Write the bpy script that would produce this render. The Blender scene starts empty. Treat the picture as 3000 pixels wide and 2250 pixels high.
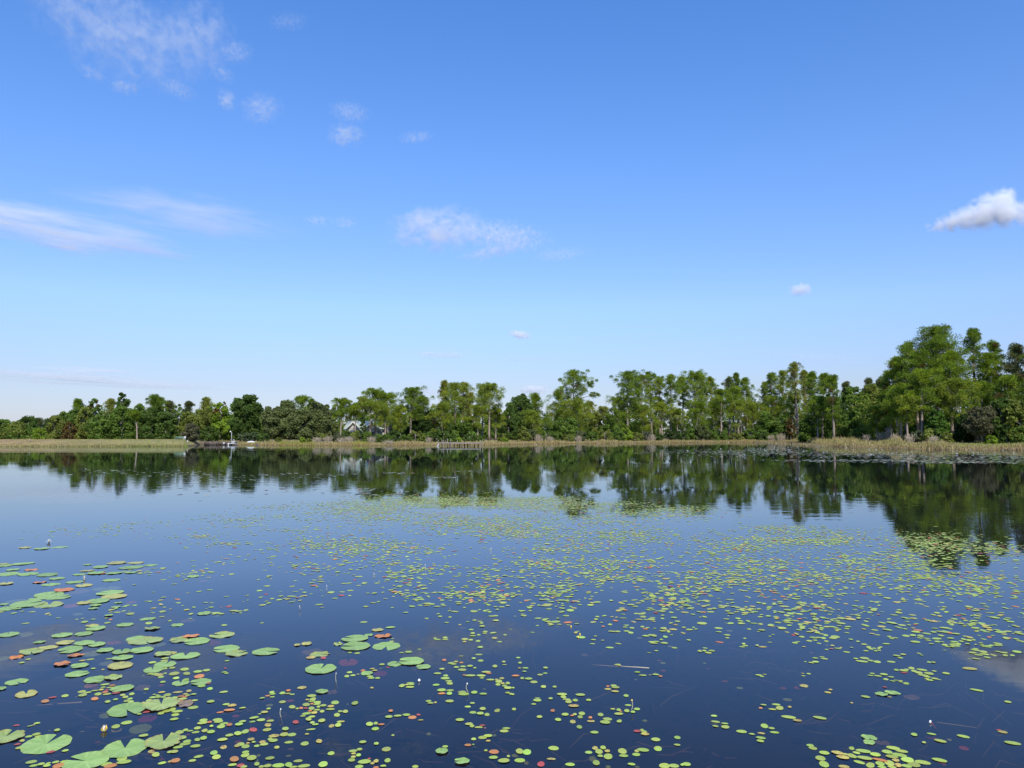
import bpy, math, random
import numpy as np
from mathutils import Vector, Matrix

# ---------------------------------------------------------------- camera, sky, sun, exposure
SC = bpy.context.scene
COL = SC.collection
R = math.radians
F = 2250.0                       # focal length in pixels of the 3000 x 2250 frame (27 mm on 36 mm)
EYE = 1.8                        # camera height above the water
HOR = 1272.0                     # row of the horizon
PITCH = math.atan((HOR - 1125.0) / F)

cam_d = bpy.data.cameras.new('camera')
cam_d.lens = 27.0
cam_d.sensor_width = 36.0
cam_d.clip_start = 0.05
cam_d.clip_end = 60000
cam = bpy.data.objects.new('camera', cam_d)
COL.objects.link(cam)
cam.location = (0, 0, EYE)
cam.rotation_euler = (R(90) + PITCH, 0, 0)
SC.camera = cam

SUN_EL, SUN_AZ = R(46), R(168)   # azimuth clockwise from +Y (the view): behind the camera on the right
SKY_GRADE = [(0.0, (0.48, 0.54, 0.86)), (0.064, (0.67, 0.68, 0.89)), (0.161, (0.93, 1.03, 1.38)), (0.327, (0.86, 1.17, 1.66)), (0.5, (0.72, 1.19, 1.82))]
w = bpy.data.worlds.new('World')
SC.world = w
w.use_nodes = True
nt = w.node_tree
bg = nt.nodes['Background']
sky = nt.nodes.new('ShaderNodeTexSky')
sky.sky_type = 'NISHITA'
sky.sun_disc = False
sky.sun_elevation = SUN_EL
sky.sun_rotation = SUN_AZ
sky.altitude = 0
sky.air_density = 1.0
sky.dust_density = 0.1
sky.ozone_density = 2.0
# a clear, humid afternoon: the blue is deeper aloft than the model's, the horizon whiter
stc = nt.nodes.new('ShaderNodeTexCoord')
sxyz = nt.nodes.new('ShaderNodeSeparateXYZ')
nt.links.new(stc.outputs['Generated'], sxyz.inputs[0])
srp = nt.nodes.new('ShaderNodeValToRGB')
for i_, (p_, c_) in enumerate(SKY_GRADE):
    e_ = srp.color_ramp.elements[i_] if i_ < 2 else srp.color_ramp.elements.new(p_)
    e_.position = p_
    e_.color = (c_[0] / 4, c_[1] / 4, c_[2] / 4, 1)
nt.links.new(sxyz.outputs[2], srp.inputs[0])
smx = nt.nodes.new('ShaderNodeVectorMath')
smx.operation = 'MULTIPLY'
smx2 = nt.nodes.new('ShaderNodeVectorMath')
smx2.operation = 'SCALE'
smx2.inputs[3].default_value = 4.0
nt.links.new(sky.outputs[0], smx.inputs[0])
nt.links.new(srp.outputs[0], smx.inputs[1])
nt.links.new(smx.outputs[0], smx2.inputs[0])
nt.links.new(smx2.outputs[0], bg.inputs[0])
bg.inputs[1].default_value = 0.1

sl = bpy.data.lights.new('sun', 'SUN')
sl.energy = 4.4
sl.angle = R(0.55)
sl.color = (1.0, 0.95, 0.86)
so = bpy.data.objects.new('sun', sl)
COL.objects.link(so)
sd = Vector((math.sin(SUN_AZ) * math.cos(SUN_EL), math.cos(SUN_AZ) * math.cos(SUN_EL), math.sin(SUN_EL)))
so.rotation_euler = sd.to_track_quat('Z', 'Y').to_euler()
so.location = sd * 300

vs = SC.view_settings
vs.view_transform = 'Standard'
vs.look = 'None'
vs.exposure = 0.35
vs.gamma = 1
vs.use_curve_mapping = False
SC.cycles.max_bounces = 8
SC.cycles.transparent_max_bounces = 24
SC.cycles.volume_bounces = 1
SC.cycles.caustics_reflective = False
SC.cycles.caustics_refractive = False

rng = np.random.default_rng(7)
random.seed(7)

# ---------------------------------------------------------------- helpers
_c, _s = math.cos(PITCH), math.sin(PITCH)


def ray(px, py):
    a, b = (px - 1500.0) / F, (1125.0 - py) / F
    return np.array([a, _c - b * _s, _s + b * _c])


def on_water(px, py, z=0.0):
    d = ray(px, py)
    t = (z - EYE) / d[2]
    return np.array([0, 0, EYE]) + d * t


def at_depth(px, py, Y):
    d = ray(px, py)
    return np.array([0, 0, EYE]) + d * (Y / d[1])


def mesh(name, V, faces, mat, parent=None, cols=None, smooth=False, link=True):
    """V (n,3); faces: (m,k) int array or a list of such arrays; cols (m_total,3) per face."""
    if not isinstance(faces, list):
        faces = [faces]
    faces = [np.asarray(f, dtype=np.int64) for f in faces if len(f)]
    V = np.asarray(V, dtype=np.float32)
    me = bpy.data.meshes.new(name)
    me.vertices.add(len(V))
    me.vertices.foreach_set('co', V.ravel())
    nl = sum(f.size for f in faces)
    npoly = sum(len(f) for f in faces)
    me.loops.add(nl)
    me.polygons.add(npoly)
    me.loops.foreach_set('vertex_index', np.concatenate([f.ravel() for f in faces]).astype(np.int32))
    tot = np.concatenate([np.full(len(f), f.shape[1]) for f in faces])
    st = np.concatenate([[0], np.cumsum(tot)[:-1]])
    me.polygons.foreach_set('loop_start', st.astype(np.int32))
    me.update(calc_edges=True)
    if smooth:
        me.polygons.foreach_set('use_smooth', np.ones(npoly, dtype=bool))
    if cols is not None:
        a = me.attributes.new('col', 'FLOAT_COLOR', 'FACE')
        c4 = np.ones((npoly, 4), dtype=np.float32)
        c4[:, :3] = cols
        a.data.foreach_set('color', c4.ravel())
    me.validate()
    for m in (mat if isinstance(mat, (list, tuple)) else [mat]):
        me.materials.append(m)
    o = bpy.data.objects.new(name, me)
    if link:
        COL.objects.link(o)
    if parent is not None:
        o.parent = parent
    return o


class MB:
    """collects simple solids, builds ONE mesh"""
    def __init__(self):
        self.v, self.f4, self.f3, self.n = [], [], [], 0

    def add(self, v, q=(), t=()):
        v = np.asarray(v, dtype=float)
        if len(q):
            self.f4.append(np.asarray(q) + self.n)
        if len(t):
            self.f3.append(np.asarray(t) + self.n)
        self.v.append(v)
        self.n += len(v)

    def box(self, x0, x1, y0, y1, z0, z1):
        v = [(x0, y0, z0), (x1, y0, z0), (x1, y1, z0), (x0, y1, z0), (x0, y0, z1), (x1, y0, z1), (x1, y1, z1), (x0, y1, z1)]
        self.add(v, [(0, 3, 2, 1), (4, 5, 6, 7), (0, 1, 5, 4), (1, 2, 6, 5), (2, 3, 7, 6), (3, 0, 4, 7)])

    def tube(self, pts, rad, n=6, cap=True):
        pts = np.asarray(pts, dtype=float)
        k = len(pts)
        rad = np.broadcast_to(np.asarray(rad, dtype=float), (k,))
        tg = np.gradient(pts, axis=0)
        tg /= np.linalg.norm(tg, axis=1, keepdims=True) + 1e-9
        ref = np.where(np.abs(tg[:, 2:3]) > 0.9, np.array([[1.0, 0, 0]]), np.array([[0, 0, 1.0]]))
        u = np.cross(tg, ref)
        u /= np.linalg.norm(u, axis=1, keepdims=True) + 1e-9
        v = np.cross(tg, u)
        a = np.arange(n) * 2 * math.pi / n
        P = pts[:, None, :] + rad[:, None, None] * (np.cos(a)[None, :, None] * u[:, None, :] + np.sin(a)[None, :, None] * v[:, None, :])
        i, j = np.meshgrid(np.arange(k - 1), np.arange(n), indexing='ij')
        j2 = (j + 1) % n
        q = np.stack([i * n + j, i * n + j2, (i + 1) * n + j2, (i + 1) * n + j], -1).reshape(-1, 4)
        P = P.reshape(-1, 3)
        t = []
        if cap:
            P = np.vstack([P, pts[-1:], pts[:1]])
            e, b = k * n, k * n + 1
            t = [((k - 1) * n + m, (k - 1) * n + (m + 1) % n, e) for m in range(n)] + [((m + 1) % n, m, b) for m in range(n)]
        self.add(P, q, t)

    def build(self, name, mat, parent=None, smooth=False, col=None):
        fs = [np.vstack(x) for x in (self.f4, self.f3) if len(x)]
        m = sum(len(f) for f in fs)
        cols = None if col is None else np.tile(np.asarray(col, dtype=float), (m, 1))
        return mesh(name, np.vstack(self.v), fs, mat, parent, cols, smooth)


def tag(o, label=None, cat=None, group=None, kind=None):
    if label:
        o['label'] = label
    if cat:
        o['category'] = cat
    if group:
        o['group'] = group
    if kind:
        o['kind'] = kind
    return o


def empty(name, loc):
    o = bpy.data.objects.new(name, None)
    o.empty_display_size = 0.3
    o.location = tuple(loc)
    COL.objects.link(o)
    return o


ORD = ['nearest', 'second nearest', 'third nearest', 'fourth nearest', 'fifth nearest', 'sixth nearest', 'seventh nearest', 'eighth nearest',
       'ninth nearest', 'tenth nearest', 'eleventh nearest', 'twelfth nearest', 'thirteenth nearest', 'fourteenth nearest', 'fifteenth nearest',
       'sixteenth nearest', 'seventeenth nearest', 'eighteenth nearest', 'nineteenth nearest', 'twentieth nearest']


def place_words(items, marks, ys=1.0):
    """items: [(px, py, look)]; marks: [(phrase, px, py)]. Each item is told by its look, the closest mark, the side and its rank there."""
    groups = {}
    for i, (x, y, look) in enumerate(items):
        best = min(marks, key=lambda m: math.hypot(x - m[1], (y - m[2]) * ys) + (1e6 if math.hypot(x - m[1], (y - m[2]) * ys) < 6 else 0))
        dx, dy = x - best[1], (y - best[2]) * ys
        if abs(dx) > 1.1 * abs(dy):
            side = 'right of' if dx > 0 else 'left of'
        else:
            side = 'in front of' if dy > 0 else 'behind'
        groups.setdefault((look, side, best[0]), []).append((math.hypot(dx, dy), i))
    out = [None] * len(items)
    for (look, side, nm), l in groups.items():
        l.sort()
        for k, (_d, i) in enumerate(l):
            out[i] = f'{look}, {side} {nm}' if len(l) == 1 else f'{look}, {ORD[min(k, 19)]} {side} {nm}'
    return out


# ---------------------------------------------------------------- materials
def mat_new(name):
    m = bpy.data.materials.new(name)
    m.use_nodes = True
    t = m.node_tree
    return m, t, t.nodes['Principled BSDF'], t.links.new


def nd(t, typ, **kw):
    n = t.nodes.new(typ)
    for k, v in kw.items():
        if hasattr(n, k):
            setattr(n, k, v)
        else:
            n.inputs[k.replace('_', ' ')].default_value = v
    return n


def mixc(t, a, b, fac, mode='MIX'):
    n = t.nodes.new('ShaderNodeMix')
    n.data_type = 'RGBA'
    n.blend_type = mode
    for sock, val in ((n.inputs[0], fac), (n.inputs[6], a), (n.inputs[7], b)):
        if isinstance(val, bpy.types.NodeSocket):
            t.links.new(val, sock)
        elif sock.type == 'RGBA':
            sock.default_value = (*val, 1)
        else:
            sock.default_value = val
    return n.outputs[2]


def ramp(t, src, stops):
    n = t.nodes.new('ShaderNodeValToRGB')
    e = n.color_ramp.elements
    while len(e) > 1:
        e.remove(e[-1])
    e[0].position, e[0].color = stops[0][0], (*stops[0][1], 1)
    for p, c in stops[1:]:
        x = e.new(p)
        x.color = (*c, 1)
    t.links.new(src, n.inputs[0])
    return n.outputs[0]


def noise(t, scale, detail=4, rough=0.6, vec=None, kind='Object'):
    n = t.nodes.new('ShaderNodeTexNoise')
    n.inputs['Scale'].default_value = scale
    n.inputs['Detail'].default_value = detail
    n.inputs['Roughness'].default_value = rough
    if vec is None:
        c = t.nodes.new('ShaderNodeTexCoord')
        vec = c.outputs[kind]
    t.links.new(vec, n.inputs['Vector'])
    return n.outputs[0]


def foliage_mat(name, transl=0.5, rough=0.55):
    m, t, p, L = mat_new(name)
    a = nd(t, 'ShaderNodeAttribute', attribute_name='col')
    p.inputs['Roughness'].default_value = rough
    p.inputs['Specular IOR Level'].default_value = 0.08
    L(a.outputs['Color'], p.inputs['Base Color'])
    tr = t.nodes.new('ShaderNodeBsdfTranslucent')
    c2 = mixc(t, a.outputs['Color'], (1.0, 1.1, 0.5), 1.0, 'MULTIPLY')
    L(c2, tr.inputs[0])
    mx = t.nodes.new('ShaderNodeMixShader')
    mx.inputs[0].default_value = transl
    L(p.outputs[0], mx.inputs[1])
    L(tr.outputs[0], mx.inputs[2])
    L(mx.outputs[0], t.nodes['Material Output'].inputs[0])
    return m


def plain_mat(name, c1, c2, scale, rough=0.8, spec=0.3, bump=0.0):
    m, t, p, L = mat_new(name)
    n = noise(t, scale)
    L(ramp(t, n, [(0.3, c1), (0.7, c2)]), p.inputs['Base Color'])
    p.inputs['Roughness'].default_value = rough
    p.inputs['Specular IOR Level'].default_value = spec
    if bump:
        b = t.nodes.new('ShaderNodeBump')
        b.inputs['Strength'].default_value = bump
        b.inputs['Distance'].default_value = 0.02
        L(n, b.inputs['Height'])
        L(b.outputs[0], p.inputs['Normal'])
    return m


M = {}
M['leaf'] = foliage_mat('tree_leaves')
M['blade'] = foliage_mat('grass_blades', 0.25, 0.7)
M['pine_bark'] = plain_mat('pine_bark', (0.20, 0.15, 0.115), (0.34, 0.28, 0.23), 5, 0.9, 0.2)
M['bark'] = plain_mat('grey_bark', (0.13, 0.115, 0.095), (0.26, 0.235, 0.20), 5, 0.9, 0.2)
M['twig'] = plain_mat('dead_twigs', (0.34, 0.28, 0.20), (0.50, 0.42, 0.31), 3, 0.9, 0.2)
M['grey_wood'] = plain_mat('weathered_wood', (0.17, 0.15, 0.13), (0.31, 0.28, 0.245), 4, 0.85, 0.2)
M['dark_wood'] = plain_mat('dark_wet_wood', (0.06, 0.05, 0.042), (0.15, 0.115, 0.095), 4, 0.8, 0.3)
M['white'] = plain_mat('white_paint', (0.46, 0.46, 0.44), (0.6, 0.6, 0.58), 2, 0.5, 0.4)
M['metal'] = plain_mat('grey_metal', (0.35, 0.35, 0.35), (0.5, 0.5, 0.5), 2, 0.45, 0.5)
M['wall'] = plain_mat('house_siding', (0.36, 0.345, 0.30), (0.44, 0.42, 0.37), 1.5, 0.8, 0.2)
M['roof'] = plain_mat('teal_roof', (0.38, 0.43, 0.36), (0.46, 0.50, 0.43), 0.8, 0.8, 0.1)
M['glass'] = plain_mat('window_glass', (0.02, 0.025, 0.03), (0.03, 0.035, 0.04), 1, 0.1, 0.5)
M['greenpaint'] = plain_mat('green_paint', (0.12, 0.20, 0.14), (0.2, 0.28, 0.2), 2, 0.6, 0.4)
M['lampglass'] = plain_mat('lamp_globe', (0.75, 0.75, 0.73), (0.8, 0.8, 0.78), 2, 0.25, 0.5)


def pad_mat(name, veins):
    m, t, p, L = mat_new(name)
    a = nd(t, 'ShaderNodeAttribute', attribute_name='col')
    tc = t.nodes.new('ShaderNodeTexCoord')
    n1 = noise(t, 26, 5, 0.65, tc.outputs['Object'])
    n2 = noise(t, 90, 3, 0.6, tc.outputs['Object'])
    c = mixc(t, a.outputs['Color'], ramp(t, n1, [(0.3, (0.78, 0.80, 0.7)), (0.55, (1, 1, 1)), (0.75, (1.15, 1.08, 1.1))]), 1.0, 'MULTIPLY')
    if veins:
        # brown specks where insects have chewed the leaf
        sp = ramp(t, n2, [(0.66, (0, 0, 0)), (0.72, (1, 1, 1))])
        c = mixc(t, c, (0.10, 0.085, 0.04), sp)
        # pale veins running out from the leaf stalk
        sx = t.nodes.new('ShaderNodeSeparateXYZ')
        L(tc.outputs['Object'], sx.inputs[0])
        at = t.nodes.new('ShaderNodeMath')
        at.operation = 'ARCTAN2'
        L(sx.outputs[1], at.inputs[0])
        L(sx.outputs[0], at.inputs[1])
        wv_ = t.nodes.new('ShaderNodeMath')
        wv_.operation = 'MULTIPLY_ADD'
        L(at.outputs[0], wv_.inputs[0])
        wv_.inputs[1].default_value = 17.0
        L(n1, wv_.inputs[2])
        si = t.nodes.new('ShaderNodeMath')
        si.operation = 'SINE'
        L(wv_.outputs[0], si.inputs[0])
        ve = ramp(t, si.outputs[0], [(0.70, (1, 1, 1)), (1.0, (1.28, 1.18, 1.35))])
        c = mixc(t, c, ve, 1.0, 'MULTIPLY')
        n3 = noise(t, 9, 3, 0.6, tc.outputs['Object'])
        c = mixc(t, c, ramp(t, n3, [(0.35, (0.85, 0.88, 0.8)), (0.62, (1.12, 1.06, 1.2))]), 1.0, 'MULTIPLY')
    L(c, p.inputs['Base Color'])
    p.inputs['Roughness'].default_value = 0.42
    p.inputs['Specular IOR Level'].default_value = 0.45
    b = t.nodes.new('ShaderNodeBump')
    b.inputs['Strength'].default_value = 0.25
    b.inputs['Distance'].default_value = 0.004
    L(n1, b.inputs['Height'])
    L(b.outputs[0], p.inputs['Normal'])
    return m


M['bigpad'] = pad_mat('lily_pad_leaf', True)
M['pad'] = pad_mat('watershield_leaf', False)
M['petal'] = plain_mat('white_petal', (0.78, 0.76, 0.72), (0.82, 0.8, 0.78), 8, 0.5, 0.3)
M['yellow'] = plain_mat('yellow_petal', (0.75, 0.5, 0.06), (0.8, 0.6, 0.12), 8, 0.5, 0.3)
M['stem'] = plain_mat('pale_stem', (0.30, 0.30, 0.2), (0.46, 0.45, 0.34), 20, 0.5, 0.4)

# water: mirror by Fresnel over a murky, half clear body
m, t, p, L = mat_new('lake_water')
t.nodes.remove(p)
tc = t.nodes.new('ShaderNodeTexCoord')
mp = t.nodes.new('ShaderNodeMapping')
mp.inputs['Scale'].default_value = (0.55, 1.5, 1)
L(tc.outputs['Object'], mp.inputs[0])
nz = noise(t, 1.6, 3, 0.5, mp.outputs[0])
mp2 = t.nodes.new('ShaderNodeMapping')
mp2.inputs['Scale'].default_value = (0.045, 0.09, 1)
mp2.inputs['Rotation'].default_value = (0, 0, 0.25)
L(tc.outputs['Object'], mp2.inputs[0])
patch = ramp(t, noise(t, 1.0, 3, 0.55, mp2.outputs[0]), [(0.42, (0.12,) * 3), (0.66, (1, 1, 1))])
bm = t.nodes.new('ShaderNodeBump')
bm.inputs['Distance'].default_value = 0.0042
L(patch, bm.inputs['Strength'])
L(nz, bm.inputs['Height'])
fr = t.nodes.new('ShaderNodeFresnel')
fr.inputs['IOR'].default_value = 1.333
gl = t.nodes.new('ShaderNodeBsdfGlossy')
gl.inputs['Roughness'].default_value = 0.0
gl.inputs['Color'].default_value = (0.86, 0.93, 0.97, 1)
L(bm.outputs[0], gl.inputs['Normal'])
tp = t.nodes.new('ShaderNodeBsdfTransparent')
tp.inputs[0].default_value = (0.80, 0.72, 0.60, 1)
df = t.nodes.new('ShaderNodeBsdfDiffuse')
df.inputs[0].default_value = (0.009, 0.015, 0.026, 1)
m1 = t.nodes.new('ShaderNodeMixShader')
m1.inputs[0].default_value = 0.72
L(df.outputs[0], m1.inputs[1])
L(tp.outputs[0], m1.inputs[2])
m2 = t.nodes.new('ShaderNodeMixShader')
L(fr.outputs[0], m2.inputs[0])
L(m1.outputs[0], m2.inputs[1])
L(gl.outputs[0], m2.inputs[2])
L(m2.outputs[0], t.nodes['Material Output'].inputs[0])
M['water'] = m

# land: mown dam grass, tan bank, brown mud below the water, by a face colour and noise
m, t, p, L = mat_new('shore_ground')
a = nd(t, 'ShaderNodeAttribute', attribute_name='col')
n1 = noise(t, 0.35, 6, 0.65)
n2 = noise(t, 3.0, 5, 0.7)
c = mixc(t, a.outputs['Color'], ramp(t, n1, [(0.3, (0.72, 0.74, 0.7)), (0.5, (1, 1, 1)), (0.7, (1.25, 1.15, 1.05))]), 1.0, 'MULTIPLY')
c = mixc(t, c, ramp(t, n2, [(0.3, (0.75, 0.75, 0.75)), (0.7, (1.2, 1.2, 1.2))]), 1.0, 'MULTIPLY')
L(c, p.inputs['Base Color'])
p.inputs['Roughness'].default_value = 0.95
p.inputs['Specular IOR Level'].default_value = 0.1
M['ground'] = m

# ---------------------------------------------------------------- the lake, its shore and the land behind
SHORE = [(-6000, 60), (-1500, 100), (-400, 110), (0, 112), (545, 113), (565, 119), (590, 131), (640, 131), (720, 129), (900, 123), (1100, 123), (1280, 127),
         (1420, 128), (1600, 145), (1800, 150), (2000, 162), (2150, 168), (2330, 160), (2400, 122), (2450, 112), (2500, 106), (2600, 98),
         (2700, 92), (3000, 86), (3400, 80), (4500, 66), (9000, 40)]
_sx = np.array([s[0] for s in SHORE], float)
_sy = np.array([s[1] for s in SHORE], float)


def shore_Y(px):
    return np.interp(px, _sx, _sy)


def px_of(x, y):
    return 1500 + F * x / np.maximum(y * _c, 1e-3)


def shore_r(th):
    """distance of the waterline at azimuth th (0 = straight ahead)"""
    th = np.asarray(th, float)
    out = np.full(th.shape, 7.0)
    front = np.abs(th) < R(62)
    px = 1500 + F * np.tan(np.where(front, th, 0)) / _c
    out[front] = (shore_Y(px) / np.cos(th))[front]
    for sgn, edge in ((1, 62), (-1, -62)):
        e = float(shore_Y(1500 + F * math.tan(R(edge)) / _c) / math.cos(R(edge)))
        mk = (~front) & (th * sgn > 0)
        out[mk] = np.interp(np.abs(th[mk]), [R(62), R(110), R(150), R(180)], [e, 30, 8, 7])
    return out


P_D = [-60, -30, -3, 0, 1.5, 6, 15, 40, 100, 3000]
P_Z = [-1.1, -1.0, -0.4, 0, 0.15, 0.45, 0.8, 1.1, 1.4, 1.6]
D_D = [-60, -30, -3, 0, 2, 6, 9.5, 15, 30, 3000]
D_Z = [-1.1, -1.0, -0.5, 0, 0.34, 0.97, 0.97, 0.25, 0.2, 1.6]


def land_z(d, px):
    k = np.clip((552 - np.asarray(px, float)) / 12, 0, 1)
    return np.interp(d, P_D, P_Z) * (1 - k) + np.interp(d, D_D, D_Z) * k


th = np.concatenate([np.linspace(-180, -36, 50)[:-1], np.linspace(-36, 36, 330), np.linspace(36, 180, 50)[1:]])
th = np.radians(th)
rs = shore_r(th)
DD = np.array([-30, -16, -8, -3, -1, 0, 0.7, 1.5, 3, 4.5, 6, 8, 9.5, 12, 15, 20, 30, 45, 70, 110, 200, 500, 1200, 2600], float)
pxs = np.where(np.abs(th) < R(80), 1500 + F * np.tan(np.clip(th, -1.4, 1.4)) / _c, np.sign(th) * 9000)
sc = np.minimum(1, rs / 36)
rows = []
for f in (0.01, 0.25, 0.5, 0.75):
    rows.append(((rs - 30 * sc) * f, np.full(len(th), -30.0)))
for d in DD:
    rows.append((rs + (d * sc if d < 0 else d), np.full(len(th), d)))
V, dval = [], []
for r, d in rows:
    z = np.array([land_z(dd, p) for dd, p in zip(d, pxs)])
    jit = rng.normal(0, 0.03, len(th)) * ((d > 0.5) & (d < 60))
    V.append(np.stack([r * np.sin(th), r * np.cos(th), z + jit], -1))
    dval.append(d)
V = np.concatenate(V)
nT, nR = len(th), len(rows)
i, j = np.meshgrid(np.arange(nR - 1), np.arange(nT - 1), indexing='ij')
q = np.stack([i * nT + j, i * nT + j + 1, (i + 1) * nT + j + 1, (i + 1) * nT + j], -1).reshape(-1, 4)
dm = (np.array(dval)[:-1, 0][i] + np.array(dval)[1:, 0][i]).ravel() / 2
pm = pxs[j].ravel()
gc = np.empty((len(q), 3))
gc[:] = (0.085, 0.07, 0.04)
gc[dm < 16] = (0.19, 0.165, 0.08)
gc[(dm < 16) & (pm > 2850)] = (0.19, 0.20, 0.06)
gc[(dm < 4) & (pm > 560)] = (0.13, 0.10, 0.06)
k = (pm < 560) & (dm < 26)
g2 = np.clip((pm - 0) / 420, 0, 1)[:, None]
gc[k] = ((1 - g2) * np.array([[0.255, 0.185, 0.10]]) + g2 * np.array([[0.215, 0.20, 0.085]]))[k]
gc[(dm < 1.2) & (pm < 560)] = (0.10, 0.085, 0.045)
gc[dm < 0] = (0.016, 0.013, 0.010)
g = mesh('ground', V, q, M['ground'], cols=gc)
tag(g, kind='structure')

# one level sheet; the land rises through it at the waterline
wx, wy = np.meshgrid(np.linspace(-300, 300, 13), np.linspace(-14, 230, 8), indexing='ij')
wv = np.stack([wx.ravel(), wy.ravel(), np.zeros(wx.size)], -1)
i, j = np.meshgrid(np.arange(12), np.arange(7), indexing='ij')
q = np.stack([i * 8 + j, (i + 1) * 8 + j, (i + 1) * 8 + j + 1, i * 8 + j + 1], -1).reshape(-1, 4)
wo = mesh('lake_water', wv, q, M['water'])
tag(wo, kind='structure')


def land(px, d):
    """a point on the land d metres behind the waterline in the direction of column px"""
    thx = math.atan((px - 1500) * _c / F)
    r = float(shore_r(np.array([thx]))[0]) + d
    return np.array([r * math.sin(thx), r * math.cos(thx), float(land_z(d, px))])


# ---------------------------------------------------------------- grass of the shore: nobody could count its blades
def blades(name, px, d, h, wd, cols, zoff=0.0, lean=0.25):
    n = len(px)
    thx = np.arctan((px - 1500) * _c / F)
    r = shore_r(thx) + d
    z = np.array([land_z(a, b) for a, b in zip(d, px)])
    z = np.maximum(z, -0.05) + zoff
    base = np.stack([r * np.sin(thx), r * np.cos(thx), z - 0.03], -1)
    a = rng.uniform(0, 2 * math.pi, n)
    side = np.stack([np.cos(a), np.sin(a), np.zeros(n)], -1) * wd[:, None] / 2
    b = rng.uniform(0, 2 * math.pi, n)
    ln = (rng.uniform(0, lean, n) * h)[:, None] * np.stack([np.cos(b), np.sin(b), np.zeros(n)], -1)
    tip = base + ln + np.stack([np.zeros(n), np.zeros(n), h], -1)
    mid = base + ln * 0.35 + np.stack([np.zeros(n), np.zeros(n), h * 0.55], -1)
    V = np.stack([base - side, base + side, mid + side * 0.8, tip, mid - side * 0.8], 1).reshape(-1, 3)
    i = np.arange(n)[:, None] * 5
    q = np.concatenate([i, i + 1, i + 2, i + 4], 1)
    t3 = np.concatenate([i + 4, i + 2, i + 3], 1)
    o = mesh(name, V, [q, t3], M['blade'], cols=np.vstack([cols, cols]))
    return o


def pick(n, opts, wts):
    o = np.array(opts)
    c = o[rng.choice(len(o), n, p=np.array(wts) / sum(wts))]
    return np.clip(c * rng.normal(1, 0.16, (n, 1)), 0.01, 0.9)


TAN, STRAW, OLIVE, RUST, GREEN, GREY = (0.40, 0.315, 0.15), (0.54, 0.43, 0.22), (0.26, 0.255, 0.075), (0.25, 0.145, 0.075), (0.21, 0.28, 0.055), (0.40, 0.33, 0.24)
n = 26000
px = rng.uniform(640, 2420, n)
d = rng.gamma(2.0, 1.1, n) - 0.5
patchy = 0.75 + 0.35 * np.sin(px / 37.0 + 1.3 * np.sin(px / 91.0)) * np.sin(px / 173.0 + 1)
h = rng.uniform(0.28, 0.62, n) * patchy
cols = pick(n, [TAN, STRAW, OLIVE, RUST, GREY], [3.6, 1.0, 4.6, 1.4, 1.2])
zone = np.sin(px / 60.0 + 2 * np.sin(px / 143.0))
yl = ((px < 1080) & (zone > 0))[:, None]
cols = np.where(yl, cols * np.array([0.85, 0.98, 0.6]), cols)
low = d < 0.6
h[low] *= 0.6
cols[low] = cols[low] * 0.4 + 0.6 * pick(int(low.sum()), [RUST, TAN], [3, 1])
tag(blades('marsh_grass', px, d, h, rng.uniform(0.05, 0.13, n), cols), 'tan and olive marsh grass along the far shore', 'grass', kind='stuff')

n = 34000
px = rng.uniform(2290, 3450, n)
d = rng.gamma(2.2, 2.4, n) - 1.2
k = px < 2400
d[k] = rng.uniform(-1, 30, int(k.sum()))
patchy = 0.8 + 0.35 * np.sin(px / 29.0 + 2 * np.sin(px / 71.0))
h = rng.uniform(0.3, 0.72, n) * patchy
tall = (px > 2440) & (px < 2640) & (d > 5)
h[tall] *= 1.6
gr = (px > 2800) & (d > 4)
cols = pick(n, [TAN, STRAW, OLIVE, RUST, GREY], [3.6, 1.3, 4.6, 1, 1.0])
cols[gr] = pick(int(gr.sum()), [GREEN, OLIVE, STRAW], [4, 2, 1])
h[gr] *= 0.5
low = d < 0.8
h[low] *= 0.7
cols[low] = cols[low] * 0.35 + 0.65 * pick(int(low.sum()), [RUST, TAN, GREY], [2, 1.2, 1])
tag(blades('reed_grass', px, d, h, rng.uniform(0.035, 0.09, n), cols), 'tall tan and rusty reed grass on the right shore', 'grass', kind='stuff')

n = 9000
px = rng.uniform(2210, 2425, n)
d = rng.uniform(-34, 4, n) * np.clip((px - 2190) / 150, 0.1, 1)
d = np.where(px > 2330, d * np.clip((2450 - px) / 120, 0.12, 1), d)
h = rng.uniform(0.18, 0.46, n)
cols = pick(n, [TAN, GREY, RUST, OLIVE], [3, 3, 1.2, 1.4]) * 0.85
tag(blades('water_grass', px, d, h, rng.uniform(0.035, 0.08, n), cols), 'low greyish tan grass growing out of the shallow water', 'grass', kind='stuff')

n = 15000
px = rng.uniform(-700, 552, n)
d = rng.uniform(-0.3, 9.5, n)
h = rng.uniform(0.05, 0.13, n)
edge = rng.random(n) < 0.25
d[edge] = rng.normal(0.5, 0.35, int(edge.sum()))
h[edge] = rng.uniform(0.1, 0.28, int(edge.sum()))
gx = np.clip(px / 420, 0, 1)[:, None]
cols = pick(n, [STRAW, TAN, OLIVE], [2, 3, 2]) * (1 - gx) + gx * pick(n, [OLIVE, TAN, GREEN], [3, 2, 2])
tag(blades('mown_grass', px, d, h, rng.uniform(0.06, 0.12, n), cols), 'short dry mown grass on the dam at left', 'grass', kind='stuff')


# ---------------------------------------------------------------- trees
def unit(v):
    return v / (np.linalg.norm(v, axis=-1, keepdims=True) + 1e-9)


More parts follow.
